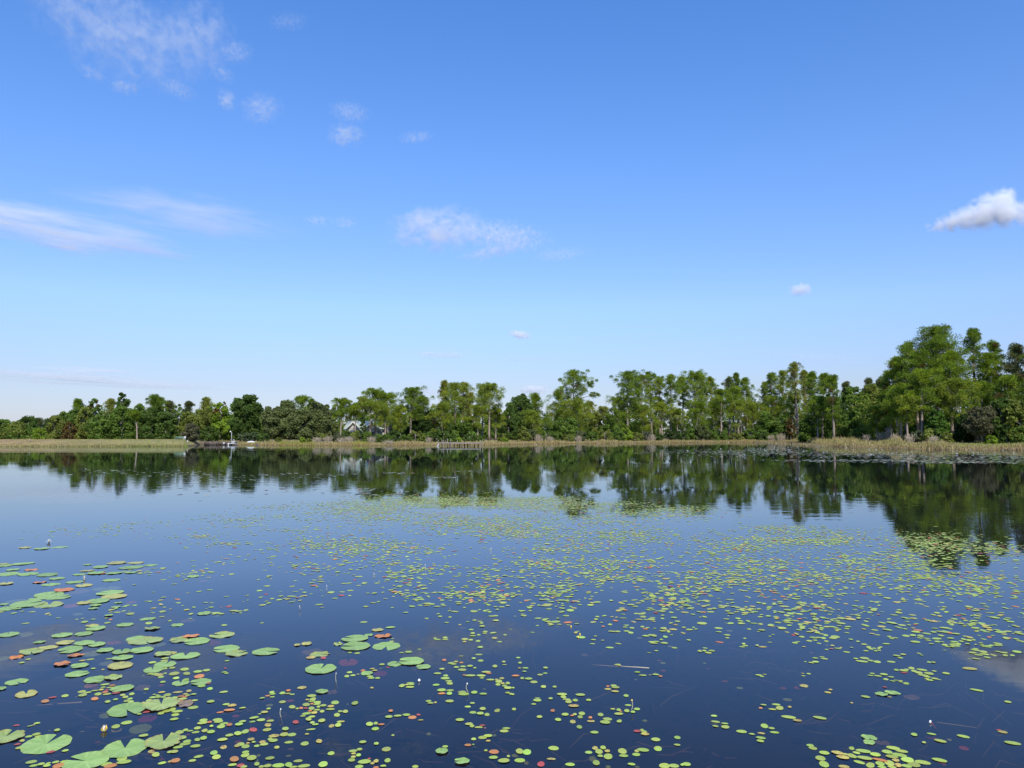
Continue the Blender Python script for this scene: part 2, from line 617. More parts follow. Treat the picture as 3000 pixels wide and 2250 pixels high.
def leaf_quads(C, dirs, ln, wd, cols):
    """diamonds centred at C, long axis dirs"""
    n = len(C)
    rnd = unit(rng.normal(size=(n, 3)))
    side = unit(np.cross(dirs, rnd))
    a = dirs * (ln / 2)[:, None]
    b = side * (wd / 2)[:, None]
    V = np.stack([C - a, C + b * 1.0, C + a, C - b * 1.0], 1).reshape(-1, 3)
    q = np.arange(n * 4).reshape(-1, 4)
    return V, q, cols


def pine(H, Rw, cb, tint, lean=0.0, dens=1.0, shape='round', limb=None, trunk_r=None):
    """returns (trunk MB, (V,q,cols)) in local metres"""
    tr = MB()
    rt = trunk_r or (0.09 + 0.011 * H)
    zz = np.linspace(0, H * 0.97, 9)
    wob = np.cumsum(rng.normal(0, 0.05, (9, 2)), axis=0) * (H / 14)
    wob -= wob[0]
    wob[:, 0] += lean * (zz / H) ** 2
    pts = np.column_stack([wob, zz])
    tr.tube(pts, rt * (1 - 0.82 * zz / H) + 0.015, 7)
    z0 = H * cb
    tuft_c, tuft_r = [], []
    nb = int((16 + (H - z0) * 2.7) * dens)
    lopside = rng.uniform(0, 2 * math.pi)
    for k in range(nb):
        t = ((k + rng.uniform(0, 1)) / nb) ** 0.85
        z = z0 + (H - z0) * t * 0.98
        az = k * 2.4 + rng.normal(0, 0.5)
        if shape == 'cone':
            prof = (1 - t) ** 0.75 * 0.95 + 0.08
        elif shape == 'flat':
            prof = 0.35 + 0.65 * math.sin(math.pi * min(1, (0.25 + 0.62 * t)))
        else:
            prof = max(0.16, math.sin(math.pi * (0.2 + 0.76 * t)) ** 0.75)
        L = Rw * prof * rng.uniform(0.5, 1.1) * (1 + 0.14 * math.cos(az - lopside))
        c0 = np.array([np.interp(z, zz, pts[:, 0]), np.interp(z, zz, pts[:, 1]), z])
        up = rng.uniform(-0.15, 0.75) + 0.35 * t - (0.25 if t < 0.2 else 0)
        dr = np.array([math.cos(az), math.sin(az), up])
        if t > 0.75:
            L = min(L, 0.45 * Rw + 0.4)
            dr[2] = min(dr[2], 0.55)
        dr[2] = min(dr[2], max(0.0, (H - 0.25 - z) / max(L, 0.3)))
        e = c0 + dr * L
        mid = c0 + dr * L * 0.5 + np.array([0, 0, -0.08 * L])
        tr.tube([c0, mid, e], [rt * 0.28 * (1 - 0.6 * t), rt * 0.18 * (1 - 0.6 * t), 0.012], 4, cap=False)
        m = max(2, int(round(L / 0.75)))
        for s in np.linspace(0.42, 1.0, m):
            off = rng.normal(0, 0.16 * L + 0.08, 3) * np.array([1, 1, 0.8])
            off *= 0.6 if t > 0.7 else 1.0
            tuft_c.append(c0 + (e - c0) * s + off + np.array([0, 0, 0.12]))
            tuft_r.append(rng.uniform(0.42, 0.85) * min(1.25, 0.7 + Rw * 0.12))
    for _ in range(6):
        tuft_c.append(pts[-1] + rng.normal(0, 0.3, 3) * np.array([1, 1, 0.7]) + np.array([0, 0, -0.15]))
        tuft_r.append(rng.uniform(0.35, 0.55))
    if limb:
        for (z, az, L, up) in limb:
            c0 = np.array([np.interp(z, zz, pts[:, 0]), np.interp(z, zz, pts[:, 1]), z])
            dr = np.array([math.cos(az), math.sin(az), up])
            e = c0 + dr * L
            tr.tube([c0, c0 + dr * L * 0.5, e], [rt * 0.42, rt * 0.3, 0.03], 5)
            for s in np.linspace(0.72, 1.08, 9):
                tuft_c.append(c0 + dr * L * s + rng.normal(0, 0.42, 3))
                tuft_r.append(rng.uniform(0.4, 0.6))
    tc, tr_ = np.array(tuft_c), np.array(tuft_r)
    K = 135
    n = len(tc) * K
    dirs = unit(rng.normal(size=(n, 3)) + np.array([0, 0, 0.55]))
    rad = np.repeat(tr_, K) * rng.uniform(0.1, 1.0, n) ** 0.6
    C = np.repeat(tc, K, axis=0) + dirs * rad[:, None] * np.array([1, 1, 0.82])
    hue = np.repeat(rng.normal(0, 1, len(tc)), K)
    col = np.asarray(tint)[None] * (1 + 0.13 * hue[:, None] + rng.normal(0, 0.13, (n, 1)))
    col = col * np.where(hue[:, None] > 0.7, np.array([[1.16, 1.07, 0.85]]), 1.0)
    brown = np.repeat(rng.random(len(tc)) < 0.02, K)
    col[brown] = np.array([0.15, 0.10, 0.045])
    return tr, leaf_quads(C, dirs, rng.uniform(0.2, 0.36, n), rng.uniform(0.05, 0.09, n), np.clip(col, 0.008, 0.5))


def broad(H, Rw, cb, tint, tint2=None, mix=0.0, dens=1.0, top=1.0, fine=1.0):
    """a leafy crown of many lobes on a forking trunk"""
    tr = MB()
    rt = 0.08 + 0.016 * H
    zz = np.linspace(0, H * 0.75, 5)
    wob = np.cumsum(rng.normal(0, 0.1, (5, 2)), axis=0)
    wob -= wob[0]
    pts = np.column_stack([wob, zz])
    tr.tube(pts, rt * (1 - 0.75 * zz / H), 7)
    z0 = H * cb
    lobes = []
    nl = int(16 + Rw * H * 0.75)
    for k in range(nl):
        t = (k + 0.5) / nl
        prof = (max(0.0, 1 - abs((t - 0.36) / 0.68) ** 2.2)) ** 0.5
        az = k * 2.399 + rng.normal(0, 0.5)
        lr = rng.uniform(0.26, 0.5) * min(Rw, H * 0.5) * (1.0 if t < 0.8 else 0.7 * top)
        rr = max(0, Rw * prof - lr * 0.6) * rng.uniform(0.45, 1.08)
        z = min(z0 + (H - z0) * (0.02 + 0.95 * t), H - lr * rng.uniform(0.62, 0.8))
        c = np.array([rr * math.cos(az), rr * math.sin(az), max(z, z0 + lr * 0.3)])
        lobes.append((c, lr, az))
        zt = min(c[2] * 0.6, H * 0.6)
        b0 = np.array([np.interp(zt, zz, pts[:, 0]), np.interp(zt, zz, pts[:, 1]), zt])
        if k % 2 == 0:
            tr.tube([b0, (b0 + c) / 2 + rng.normal(0, 0.12, 3), c], [rt * 0.4, rt * 0.25, 0.03], 4, cap=False)
    Cs, Ds, cols, lens = [], [], [], []
    for c, lr, az in lobes:
        nlf = int(150 * lr * lr * dens * 2.0 / (fine * fine)) + 60
        dirn = unit(rng.normal(size=(nlf, 3)) + np.array([0, 0, 0.25]))
        bump = 0.86 + 0.22 * np.sin(dirn[:, 0] * 5 + az * 3) * np.sin(dirn[:, 1] * 5 + az) + 0.12 * np.sin(dirn[:, 2] * 9 + az)
        rr = lr * bump * rng.uniform(0.2, 1.15, nlf) ** 0.5
        C = c + dirn * rr[:, None] * np.array([1, 1, 0.8])
        tang = unit(np.cross(dirn, rng.normal(size=(nlf, 3))))
        Ds.append(unit(tang + 0.35 * dirn))
        Cs.append(C)
        tt = np.asarray(tint2 if (tint2 is not None and rng.random() < mix) else tint)
        lb = rng.normal(1, 0.12)
        cols.append(tt[None] * lb * (1 + rng.normal(0, 0.16, (nlf, 1))))
        lens.append(np.full(nlf, 1.0))
    C = np.concatenate(Cs)
    D = np.concatenate(Ds)
    n = len(C)
    return tr, leaf_quads(C, D, rng.uniform(0.24, 0.46, n) * fine, rng.uniform(0.16, 0.28, n) * fine, np.clip(np.concatenate(cols), 0.008, 0.5))


def twiggy(H, Rw, n, col):
    """bare grey brush: twigs fanning from the base"""
    b = MB()
    for k in range(n):
        az = rng.uniform(0, 6.283)
        x0 = rng.normal(0, Rw * 0.3, 2)
        L = H * rng.uniform(0.5, 1.05)
        sp = rng.uniform(0.05, 0.75) * Rw
        tipp = np.array([x0[0] + math.cos(az) * sp, x0[1] + math.sin(az) * sp, L])
        m = np.array([x0[0] * 1.0, x0[1], 0]) * 0.5 + tipp * 0.5 + rng.normal(0, 0.06, 3)
        b.tube([(x0[0], x0[1], -0.05), m, tipp], [0.022, 0.016, 0.007], 3, cap=False)
        for _ in range(3):
            s = m + (tipp - m) * rng.uniform(0, 0.8)
            b.tube([s, s + rng.normal(0, 0.22, 3) * np.array([1, 1, 0.6]) + np.array([0, 0, 0.15])], [0.01, 0.005], 3, cap=False)
    return b


G1, G2, G3, GP = (0.088, 0.150, 0.026), (0.105, 0.160, 0.034), (0.072, 0.128, 0.026), (0.128, 0.168, 0.060)
OK_, LIVE, OLV, MID, DRK = (0.052, 0.084, 0.024), (0.088, 0.106, 0.050), (0.110, 0.130, 0.036), (0.075, 0.118, 0.028), (0.030, 0.052, 0.018)
BRT, RUSTY, REDT = (0.125, 0.180, 0.026), (0.088, 0.058, 0.026), (0.10, 0.085, 0.040)
BLUE = (0.060, 0.085, 0.050)
G1, G2, G3, GP, BLUE = [tuple(k * f for k, f in zip(c, (2.35, 1.9, 1.35))) for c in (G1, G2, G3, GP, BLUE)]
OK_, LIVE, OLV, MID, DRK, BRT, RUSTY, REDT = [tuple(k * f for k, f in zip(c, (2.0, 1.95, 1.6))) for c in (OK_, LIVE, OLV, MID, DRK, BRT, RUSTY, REDT)]
# px, top row, half width px, kind, metres behind the waterline, crown base, tint, words, options
T = [
 (-60, 1205, 45, 'B', 55, .0, MID, 'broad green tree', {}),
 (10, 1228, 30, 'B', 60, .0, MID, 'low bushy green tree', {}),
 (48, 1234, 24, 'B', 58, .0, OLV, 'low olive tree', {}),
 (82, 1219, 34, 'B', 62, .0, OK_, 'round dark tree', {}),
 (112, 1228, 16, 'P', 66, .2, BLUE, 'small dark pine', {}),
 (133, 1229, 10, 'P', 70, .3, BLUE, 'thin pine tip', {}),
 (120, 1254, 24, 'B', 40, .0, BRT, 'low bright green bush', {}),
 (160, 1216, 28, 'B', 36, .0, OLV, 'feathery olive tree', {'fine': .8}),
 (184, 1205, 24, 'B', 40, .0, MID, 'medium green tree', {}),
 (202, 1236, 17, 'B', 20, .0, RUSTY, 'rust brown conical cypress', {'fine': .8}),
 (213, 1195, 26, 'B', 40, .0, MID, 'leafy green tree', {}),
 (226, 1170, 14, 'P', 44, .3, G3, 'pine with a dark pointed top', {}),
 (246, 1192, 26, 'B', 30, .0, OLV, 'olive green leafy tree', {}),
 (276, 1166, 21, 'B', 40, .1, MID, 'tree with reddish top', {'t2': REDT, 'mix': .25}),
 (285, 1215, 30, 'B', 26, .0, MID, 'leafy green tree', {}),
 (322, 1168, 14, 'P', 46, .3, GP, 'thin pale pine', {}),
 (318, 1212, 28, 'B', 27, .0, OK_, 'dark leafy tree', {}),
 (356, 1149, 24, 'B', 40, .1, OK_, 'tall dark tree', {}),
 (352, 1190, 36, 'B', 28, .0, MID, 'broad green tree', {}),
 (404, 1182, 24, 'B', 30, .1, MID, 'round topped tree', {}),
 (402, 1205, 10, 'P', 22, .72, G3, 'slim pine with bare trunk', {}),
 (444, 1157, 22, 'P', 38, .25, G3, 'pine with a bumpy crown', {}),
 (466, 1163, 15, 'P', 40, .3, G3, 'pine with a rounded tip', {}),
 (440, 1195, 34, 'B', 24, .0, OK_, 'broad dark tree', {}),
 (494, 1176, 14, 'P', 42, .35, BLUE, 'thin dark pine', {}),
 (485, 1205, 30, 'B', 24, .0, OK_, 'dark leafy tree', {}),
 (520, 1182, 16, 'B', 38, .1, MID, 'small green tree', {}),
 (541, 1177, 11, 'P', 46, .4, BLUE, 'thin wispy pine', {}),
 (552, 1205, 30, 'B', 26, .0, OLV, 'olive green tree', {}),
 (560, 1240, 26, 'B', 10, .0, (0.15, 0.145, 0.085), 'low grey brown bushy tree', {'fine': .8}),
 (598, 1164, 24, 'P', 40, .2, GP, 'pale pointed pine', {'shape': 'cone'}),
 (590, 1200, 32, 'B', 20, .0, OLV, 'rounded olive tree', {}),
 (612, 1250, 26, 'B', 8, .0, OK_, 'low dark green bushy tree', {}),
 (640, 1180, 27, 'B', 22, .0, BRT, 'bright yellow green maple', {'t2': RUSTY, 'mix': .12}),
 (655, 1175, 10, 'B', 26, .3, REDT, 'thin tree with orange leaves', {}),
 (645, 1235, 27, 'B', 10, .0, BRT, 'low bright yellow green tree', {}),
 (691, 1164, 20, 'B', 34, .1, MID, 'green tree', {}),
 (722, 1156, 42, 'B', 22, .0, OK_, 'massive dark oak', {'dens': 1.1}),
 (690, 1225, 26, 'B', 12, .0, OK_, 'dark oak bough tree', {}),
 (755, 1188, 17, 'B', 42, .1, REDT, 'small tree with pinkish leaves', {'t2': MID, 'mix': .5}),
 (792, 1192, 30, 'B', 18, .0, LIVE, 'grey green live oak', {}),
 (838, 1172, 40, 'B', 20, .0, LIVE, 'large grey green live oak', {'dens': 1.1}),
 (884, 1161, 20, 'P', 40, .45, G1, 'pine with a ball shaped top', {'shape': 'flat'}),
 (909, 1170, 10, 'P', 44, .4, G3, 'thin pine tip', {}),
 (880, 1198, 34, 'B', 16, .0, LIVE, 'wide grey green live oak', {}),
 (928, 1176, 34, 'B', 20, .0, LIVE, 'dense grey green live oak', {}),
 (965, 1184, 24, 'B', 24, .0, LIVE, 'rounded live oak', {}),
 (998, 1171, 27, 'P', 12, .50, G1, 'bright green pine', {'dens': 1.2}),
 (1022, 1180, 10, 'B', 40, .2, LIVE, 'thin grey tree', {}),
 (1040, 1184, 20, 'P', 14, .62, G1, 'small green pine', {}),
 (1058, 1164, 18, 'P', 40, .55, GP, 'pale spiky pine', {}),
 (1097, 1143, 30, 'P', 18, .66, G1, 'tall pine with an arching crown', {'shape': 'flat'}),
 (1136, 1152, 30, 'P', 18, .5, G1, 'pine with a wide umbrella top', {'shape': 'flat'}),
 (1085, 1178, 34, 'P', 14, .60, G2, 'wide yellowish pine', {'dens': 1.1}),
 (1128, 1190, 28, 'P', 13, .36, G2, 'leaning bushy pine', {'dens': 1.1}),
 (1063, 1210, 9, 'B', 9, .1, OK_, 'small dark leafy tree', {}),
 (1203, 1138, 36, 'P', 16, .36, G3, 'dense round topped pine', {'dens': 1.25}),
 (1172, 1190, 24, 'P', 14, .3, G2, 'short green pine', {}),
 (1245, 1160, 24, 'P', 22, .3, G3, 'knobbly dark pine', {}),
 (1235, 1200, 42, 'B', 20, .0, DRK, 'very dark broad oak', {}),
 (1304, 1113, 16, 'P', 20, .4, GP, 'tall spiky pale pine', {'shape': 'cone'}),
 (1335, 1122, 36, 'P', 16, .36, G2, 'tall full pine', {'dens': 1.2}),
 (1355, 1120, 20, 'P', 22, .45, GP, 'pale pine behind', {}),
 (1295, 1185, 26, 'P', 12, .38, G2, 'short yellowish pine', {}),
 (1375, 1150, 17, 'P', 26, .3, GP, 'sparse pale pine', {}),
 (1290, 1232, 40, 'B', 14, .0, OK_, 'dark undergrowth tree', {}),
 (1360, 1225, 42, 'B', 14, .0, MID, 'green undergrowth tree', {}),
 (1434, 1126, 38, 'P', 12, .5, G2, 'tall open crowned pine', {'shape': 'flat'}),
 (1412, 1128, 18, 'P', 20, .5, G1, 'pine with a round head', {}),
 (1400, 1190, 24, 'P', 12, .35, G2, 'short drooping pine', {}),
 (1452, 1200, 26, 'P', 12, .4, G2, 'small full pine', {}),
 (1522, 1160, 44, 'B', 18, .0, OK_, 'big dark round oak', {'dens': 1.1}),
 (1542, 1155, 8, 'P', 24, .5, BLUE, 'thin dark pine tip', {}),
 (1490, 1195, 28, 'B', 14, .0, OK_, 'dark oak', {}),
 (1570, 1154, 28, 'P', 18, .2, G1, 'conical young pine', {'shape': 'cone', 'dens': 1.2}),
 (1560, 1205, 26, 'P', 9, .3, G2, 'low layered pine', {}),
 (1680, 1084, 40, 'P', 14, .42, G1, 'lone pine with a bare limb', {'limb': [(8.6, 0.05, 4.4, 0.75), (8.2, 0.1, 4.8, 0.25)], 'dens': 1.05}),
 (1638, 1145, 32, 'P', 16, .25, G2, 'wide lower pine', {'dens': 1.15}),
 (1690, 1175, 42, 'P', 12, .2, G2, 'bushy low pine', {'dens': 1.1}),
 (1660, 1222, 40, 'B', 10, .0, MID, 'rounded green bush tree', {}),
 (1722, 1176, 22, 'P', 30, .3, GP, 'pale wispy pine', {}),
 (1770, 1193, 15, 'P', 28, .6, GP, 'small pine with thin pale trunk', {'shape': 'flat'}),
 (1745, 1205, 26, 'B', 20, .0, OLV, 'olive green bushy tree', {}),
 (1790, 1215, 26, 'B', 14, .0, MID, 'leafy bush tree', {}),
 (1838, 1087, 42, 'P', 12, .42, G3, 'big full pine', {'dens': 1.3}),
 (1812, 1165, 34, 'P', 14, .2, G1, 'spreading lower pine', {}),
 (1884, 1097, 28, 'P', 18, .42, G1, 'tall pine with a rounded top', {'shape': 'flat'}),
 (1911, 1087, 20, 'P', 22, .5, G3, 'slender tall pine', {}),
 (1934, 1108, 20, 'P', 18, .45, G2, 'slim pine', {}),
 (1966, 1097, 24, 'P', 12, .58, G1, 'pine with two bare dark trunks', {}),
 (1885, 1190, 34, 'P', 10, .25, G2, 'short wide pine', {}),
 (1940, 1180, 30, 'P', 9, .35, G2, 'short bushy pine', {}),
 (2000, 1102, 22, 'P', 18, .5, G2, 'slim tall pine', {}),
 (2036, 1087, 36, 'P', 12, .48, G1, 'broad flat topped pine', {'shape': 'flat', 'dens': 1.2}),
 (2056, 1092, 20, 'P', 20, .45, G1, 'pine with a knobbly top', {}),
 (2086, 1102, 22, 'P', 16, .4, G2, 'yellowish pine', {}),
 (1985, 1200, 26, 'P', 8, .45, G2, 'low pine with slender pale trunk', {}),
 (2040, 1178, 36, 'P', 9, .3, G1, 'bushy mid height pine', {}),
 (2112, 1140, 28, 'P', 9, .45, G1, 'pine with straight pale trunk', {}),
 (2098, 1185, 28, 'P', 12, .3, G2, 'low full pine', {}),
 (2136, 1103, 18, 'P', 26, .45, BLUE, 'dark bluish pine', {}),
 (2163, 1090, 13, 'P', 22, .5, G3, 'thin spiky tall pine', {}),
 (2190, 1105, 20, 'P', 20, .4, G1, 'tall narrow pine', {}),
 (2150, 1135, 34, 'P', 12, .4, G1, 'full green pine', {}),
 (2172, 1175, 34, 'P', 8, .35, G2, 'short spreading pine', {}),
 (2205, 1180, 28, 'P', 10, .25, G2, 'dense short pine', {}),
 (2240, 1118, 16, 'P', 26, .3, GP, 'sparse greyish pine', {}),
 (2262, 1090, 22, 'P', 22, .3, G3, 'dark narrow pine', {}),
 (2300, 1083, 26, 'P', 20, .35, G2, 'tall yellowish pine', {}),
 (2338, 1059, 24, 'P', 14, .5, GP, 'tallest pale topped pine', {'shape': 'round'}),
 (2366, 1082, 16, 'P', 24, .4, GP, 'hazy pale pine', {}),
 (2386, 1088, 20, 'P', 20, .35, G3, 'dark tufted pine', {}),
 (2411, 1093, 18, 'P', 22, .35, G1, 'tufted pine', {}),
 (2443, 1098, 20, 'P', 20, .3, G3, 'pointed dark pine', {}),
 (2270, 1160, 32, 'P', 12, .3, G2, 'wide low pine', {}),
 (2330, 1165, 32, 'P', 11, .35, G2, 'short full pine', {}),
 (2395, 1160, 34, 'P', 12, .2, G3, 'dense low pine', {}),
 (2245, 1205, 32, 'B', 8, .0, MID, 'leafy green tree', {}),
 (2300, 1215, 32, 'B', 8, .0, MID, 'low leafy tree', {}),
 (2372, 1220, 30, 'B', 8, .0, MID, 'rounded leafy tree', {}),
 (2316, 1222, 11, 'B', 5, .2, RUSTY, 'small dead rust brown tree', {'fine': .8}),
 (2440, 1165, 34, 'P', 42, .15, G2, 'pine with layered boughs', {'shape': 'cone'}),
 (2478, 1119, 13, 'P', 66, .4, BLUE, 'distant dark tufted pine', {}),
 (2500, 1132, 36, 'B', 46, .0, MID, 'broad mid green tree', {}),
 (2550, 1107, 15, 'P', 72, .3, BLUE, 'distant reddish green pine', {}),
 (2556, 1124, 42, 'B', 40, .0, OLV, 'large olive green tree', {}),
 (2582, 1111, 14, 'P', 64, .3, BLUE, 'distant bluish pine', {}),
 (2525, 1190, 36, 'B', 30, .0, MID, 'low leafy tree', {}),
 (2570, 1195, 32, 'P', 24, .2, G2, 'low yellowish pine', {}),
 (2470, 1200, 34, 'B', 36, .0, OK_, 'dark low tree', {}),
 (2750, 955, 66, 'P', 24, .40, G3, 'largest round topped pine', {'dens': 1.7, 'trunk_r': .36}),
 (2790, 1030, 46, 'P', 20, .38, G1, 'full pine in front of the largest one', {'dens': 1.4}),
 (2692, 1030, 48, 'P', 20, .36, G3, 'thick pine', {'dens': 1.4}),
 (2655, 1000, 28, 'P', 26, .38, G3, 'pine with knobbly shoulder top', {'dens': 1.2}),
 (2632, 1045, 34, 'P', 24, .34, G1, 'rounded pine', {'dens': 1.2}),
 (2604, 1086, 26, 'P', 26, .3, G3, 'lower dark edged pine', {}),
 (2702, 1085, 40, 'P', 14, .42, G1, 'pine with straight sunlit trunk', {'dens': 1.2}),
 (2640, 1130, 40, 'P', 15, .38, G1, 'low spreading pine', {'dens': 1.2}),
 (2660, 1165, 26, 'P', 12, .45, G2, 'short pine on twin thin trunks', {}),
 (2610, 1165, 28, 'P', 18, .3, G2, 'short yellowish pine', {}),
 (2745, 1200, 30, 'B', 13, .0, (0.09, 0.17, 0.03), 'vine covered leafy tree', {}),
 (2805, 1110, 42, 'P', 17, .3, G2, 'bushy lower pine', {'dens': 1.1}),
 (2862, 960, 34, 'P', 26, .42, G3, 'tall dark tufted pine', {'dens': 1.1}),
 (2905, 1030, 26, 'P', 24, .4, G1, 'tufted pine', {}),
 (2928, 998, 22, 'P', 28, .55, G3, 'pine with bunched needle top', {'dens': .8}),
 (2985, 1008, 36, 'P', 24, .4, BLUE, 'dark heavy pine', {'dens': 1.2}),
 (2960, 1100, 42, 'P', 18, .25, G3, 'dark bushy pine', {'dens': 1.1}),
 (2880, 1120, 36, 'P', 20, .3, G3, 'shaded bushy pine', {}),
 (2940, 1165, 46, 'B', 13, .0, OK_, 'dark leafy tree', {}),
 (2880, 1190, 42, 'B', 12, .28, (0.15, 0.145, 0.08), 'grey brown twiggy overhanging tree', {'fine': .75}),
 (2990, 1170, 38, 'B', 12, .0, OLV, 'olive leafy tree', {}),
 (2825, 1215, 30, 'B', 15, .0, DRK, 'very dark shaded tree', {}),
 (3050, 1010, 40, 'P', 22, .3, G3, 'dark pine', {}),
 (3120, 1080, 46, 'P', 18, .25, G1, 'full pine', {}),
 (3230, 1040, 46, 'P', 20, .3, G3, 'tall pine', {}),
]
marks_t = [('the rust brown cypress', 202, 0), ('the lamp post', 680, 0), ('the massive dark oak', 722, 0), ('the pale house', 1075, 0),
           ('the long dock', 1347, 0), ('the big dark round oak', 1522, 0), ('the lone bare limbed pine', 1683, 0), ('the big full pine', 1840, 0),
           ('the broad flat topped pine', 2037, 0), ('the tallest pale topped pine', 2339, 0), ('the dead rust brown tree', 2317, 0),
           ('the largest round topped pine', 2751, 0), ('the right edge of the picture', 3000, 0), ('the left edge of the picture', -10, 0), ('the dam end', 545, 0)]
words = place_words([(a[0], 0, a[7]) for a in T], marks_t)
seen = {}
for a, wd in zip(T, words):
    only = sum(1 for b in T if b[7] == a[7]) == 1
    px, top, hw, kind, off, cb, tint, look, op = a
    p = land(px, off)
    Y = p[1]
    H = at_depth(px, top, Y)[2] - p[2]
    Rw = hw * Y / F
    if kind == 'P':
        tr, (V, q, c) = pine(H * 0.975, Rw * 1.2, cb, tint, lean=rng.normal(0, 0.25), dens=op.get('dens', 1.0), shape=op.get('shape', 'round'),
                             limb=op.get('limb'), trunk_r=op.get('trunk_r'))
        nm, cat, bark = 'pine_tree', 'pine tree', M['pine_bark']
    else:
        tr, (V, q, c) = broad(H, Rw * 1.15, cb, tint, op.get('t2'), op.get('mix', 0), op.get('dens', 1.0), fine=op.get('fine', 1.0))
        nm, cat, bark = 'leafy_tree', 'tree', M['bark']
    root = empty(nm, p)
    tr.build('trunk', bark, root, smooth=True)
    mesh('crown', V, q, M['leaf'], root, cols=c)
    tag(root, wd, cat, 'pines along the far shore' if kind == 'P' else 'leafy trees along the far shore')

# shrubs and dead brush between the trees and the marsh grass: px, top row, half width px, metres behind, tint, words
SH = [(716, 1268, 20, 7, (0.07, 0.09, 0.045)), (745, 1266, 18, 8, (0.06, 0.085, 0.04)), (772, 1270, 18, 7, OK_), (815, 1282, 10, 3, OLV), (886, 1281, 9, 3, BRT),
      (905, 1284, 9, 3, OLV), (950, 1270, 14, 6, OLV), (985, 1268, 18, 6, (0.07, 0.075, 0.04)), (1012, 1262, 16, 7, OK_), (1043, 1261, 15, 6, OLV), (1075, 1264, 18, 6, MID),
      (1105, 1272, 16, 6, MID), (1130, 1272, 18, 5, MID), (1160, 1262, 24, 7, OK_), (1190, 1274, 16, 5, MID), (1218, 1262, 24, 6, OLV), (1250, 1268, 16, 6, MID),
      (1275, 1270, 16, 6, OK_), (1300, 1262, 20, 6, OK_), (1330, 1270, 16, 5, MID), (1345, 1282, 9, 3, BRT), (1375, 1272, 18, 5, OK_), (1402, 1276, 16, 6, MID),
      (1470, 1270, 14, 6, OLV), (1478, 1282, 10, 3, BRT), (1535, 1248, 18, 6, OLV), (1556, 1258, 18, 6, (0.08, 0.095, 0.04)), (1600, 1262, 20, 6, MID), (1630, 1266, 18, 5, MID),
      (1665, 1272, 20, 4, OLV), (1700, 1262, 20, 6, (0.085, 0.1, 0.05)), (1735, 1264, 20, 5, MID), (1775, 1258, 26, 6, OLV), (1812, 1262, 22, 6, MID), (1832, 1254, 18, 7, BRT),
      (1866, 1266, 20, 5, OLV), (1895, 1264, 20, 6, (0.09, 0.1, 0.055)), (1930, 1270, 14, 5, OK_), (1976, 1262, 20, 8, DRK), (2000, 1268, 16, 6, OK_), (2022, 1250, 14, 6, MID),
      (2052, 1245, 26, 6, (0.075, 0.09, 0.036)), (2085, 1256, 20, 6, MID), (2120, 1262, 14, 6, MID), (2150, 1268, 18, 5, OLV), (2172, 1268, 16, 5, OLV), (2200, 1256, 20, 6, MID),
      (2235, 1262, 20, 5, OK_), (2270, 1266, 16, 5, MID), (2412, 1250, 22, 36, OK_), (2450, 1262, 18, 28, MID), (2505, 1256, 16, 22, MID), (2690, 1262, 18, 10, (0.07, 0.08, 0.045)),
      (2722, 1256, 20, 10, OLV), (2755, 1254, 22, 10, MID), (2775, 1266, 16, 9, OLV), (2900, 1276, 16, 9, BRT), (2950, 1248, 26, 11, OK_), (2990, 1250, 26, 11, MID)]
mark_s = [('the lamp post', 680, 0), ('the pale house', 1075, 0), ('the long dock', 1347, 0), ('the big dark round oak', 1522, 0), ('the lone bare limbed pine', 1683, 0),
          ('the big full pine', 1840, 0), ('the broad flat topped pine', 2037, 0), ('the dead rust brown tree', 2317, 0), ('the largest round topped pine', 2751, 0),
          ('the grey overhanging tree', 2880, 0)]


def shrub_word(c):
    return ('bright yellow green shrub' if c == BRT else 'dark green shrub' if c in (OK_, DRK) else 'olive shrub' if c == OLV else 'mid green shrub' if c == MID else 'greyish green shrub')


words = place_words([(a[0], 0, shrub_word(a[4]) + ' on the shore') for a in SH], mark_s)
PAL = (OK_, LIVE, OLV, MID, DRK, BRT)
for (px, top, hw, off, tint), wd in zip(SH, words):
    if tint not in PAL:
        tint = tuple(1.9 * k for k in tint)
    p = land(px, off)
    Y = p[1]
    H = max(0.7, at_depth(px, top, Y)[2] - p[2])
    tr, (V, q, c) = broad(H, hw * Y / F * 1.1, 0.0, tint, dens=1.3, fine=0.85)
    root = empty('shrub', p)
    tr.build('stem', M['bark'], root)
    mesh('foliage', V, q, M['leaf'], root, cols=c)
    tag(root, wd, 'shrub', 'shrubs along the far shore')

BR = [(930, 1280, 16, 4), (960, 1276, 16, 4), (1000, 1282, 18, 3), (1025, 1278, 20, 4), (1090, 1278, 14, 4), (1140, 1290, 16, 1), (1256, 1282, 10, 3), (1578, 1272, 16, 3), (1612, 1278, 12, 3), (1695, 1276, 12, 3),
      (1910, 1272, 14, 4), (2288, 1268, 18, 4), (2262, 1274, 14, 4), (2372, 1268, 20, 34), (2540, 1272, 12, 12), (2582, 1268, 12, 11), (2604, 1252, 15, 12), (2620, 1270, 10, 10), (2735, 1276, 16, 6), (2665, 1270, 14, 8)]
words = place_words([(a[0], 0, 'bare grey dead brush') for a in BR], mark_s)
for (px, top, hw, off), wd in zip(BR, words):
    p = land(px, off)
    H = max(0.6, at_depth(px, top, p[1])[2] - p[2])
    o = twiggy(H, hw * p[1] / F, 70, None).build('dead_brush', M['twig'])
    o.location = tuple(p)
    tag(o, wd, 'dead brush', 'grey dead brush along the shore')

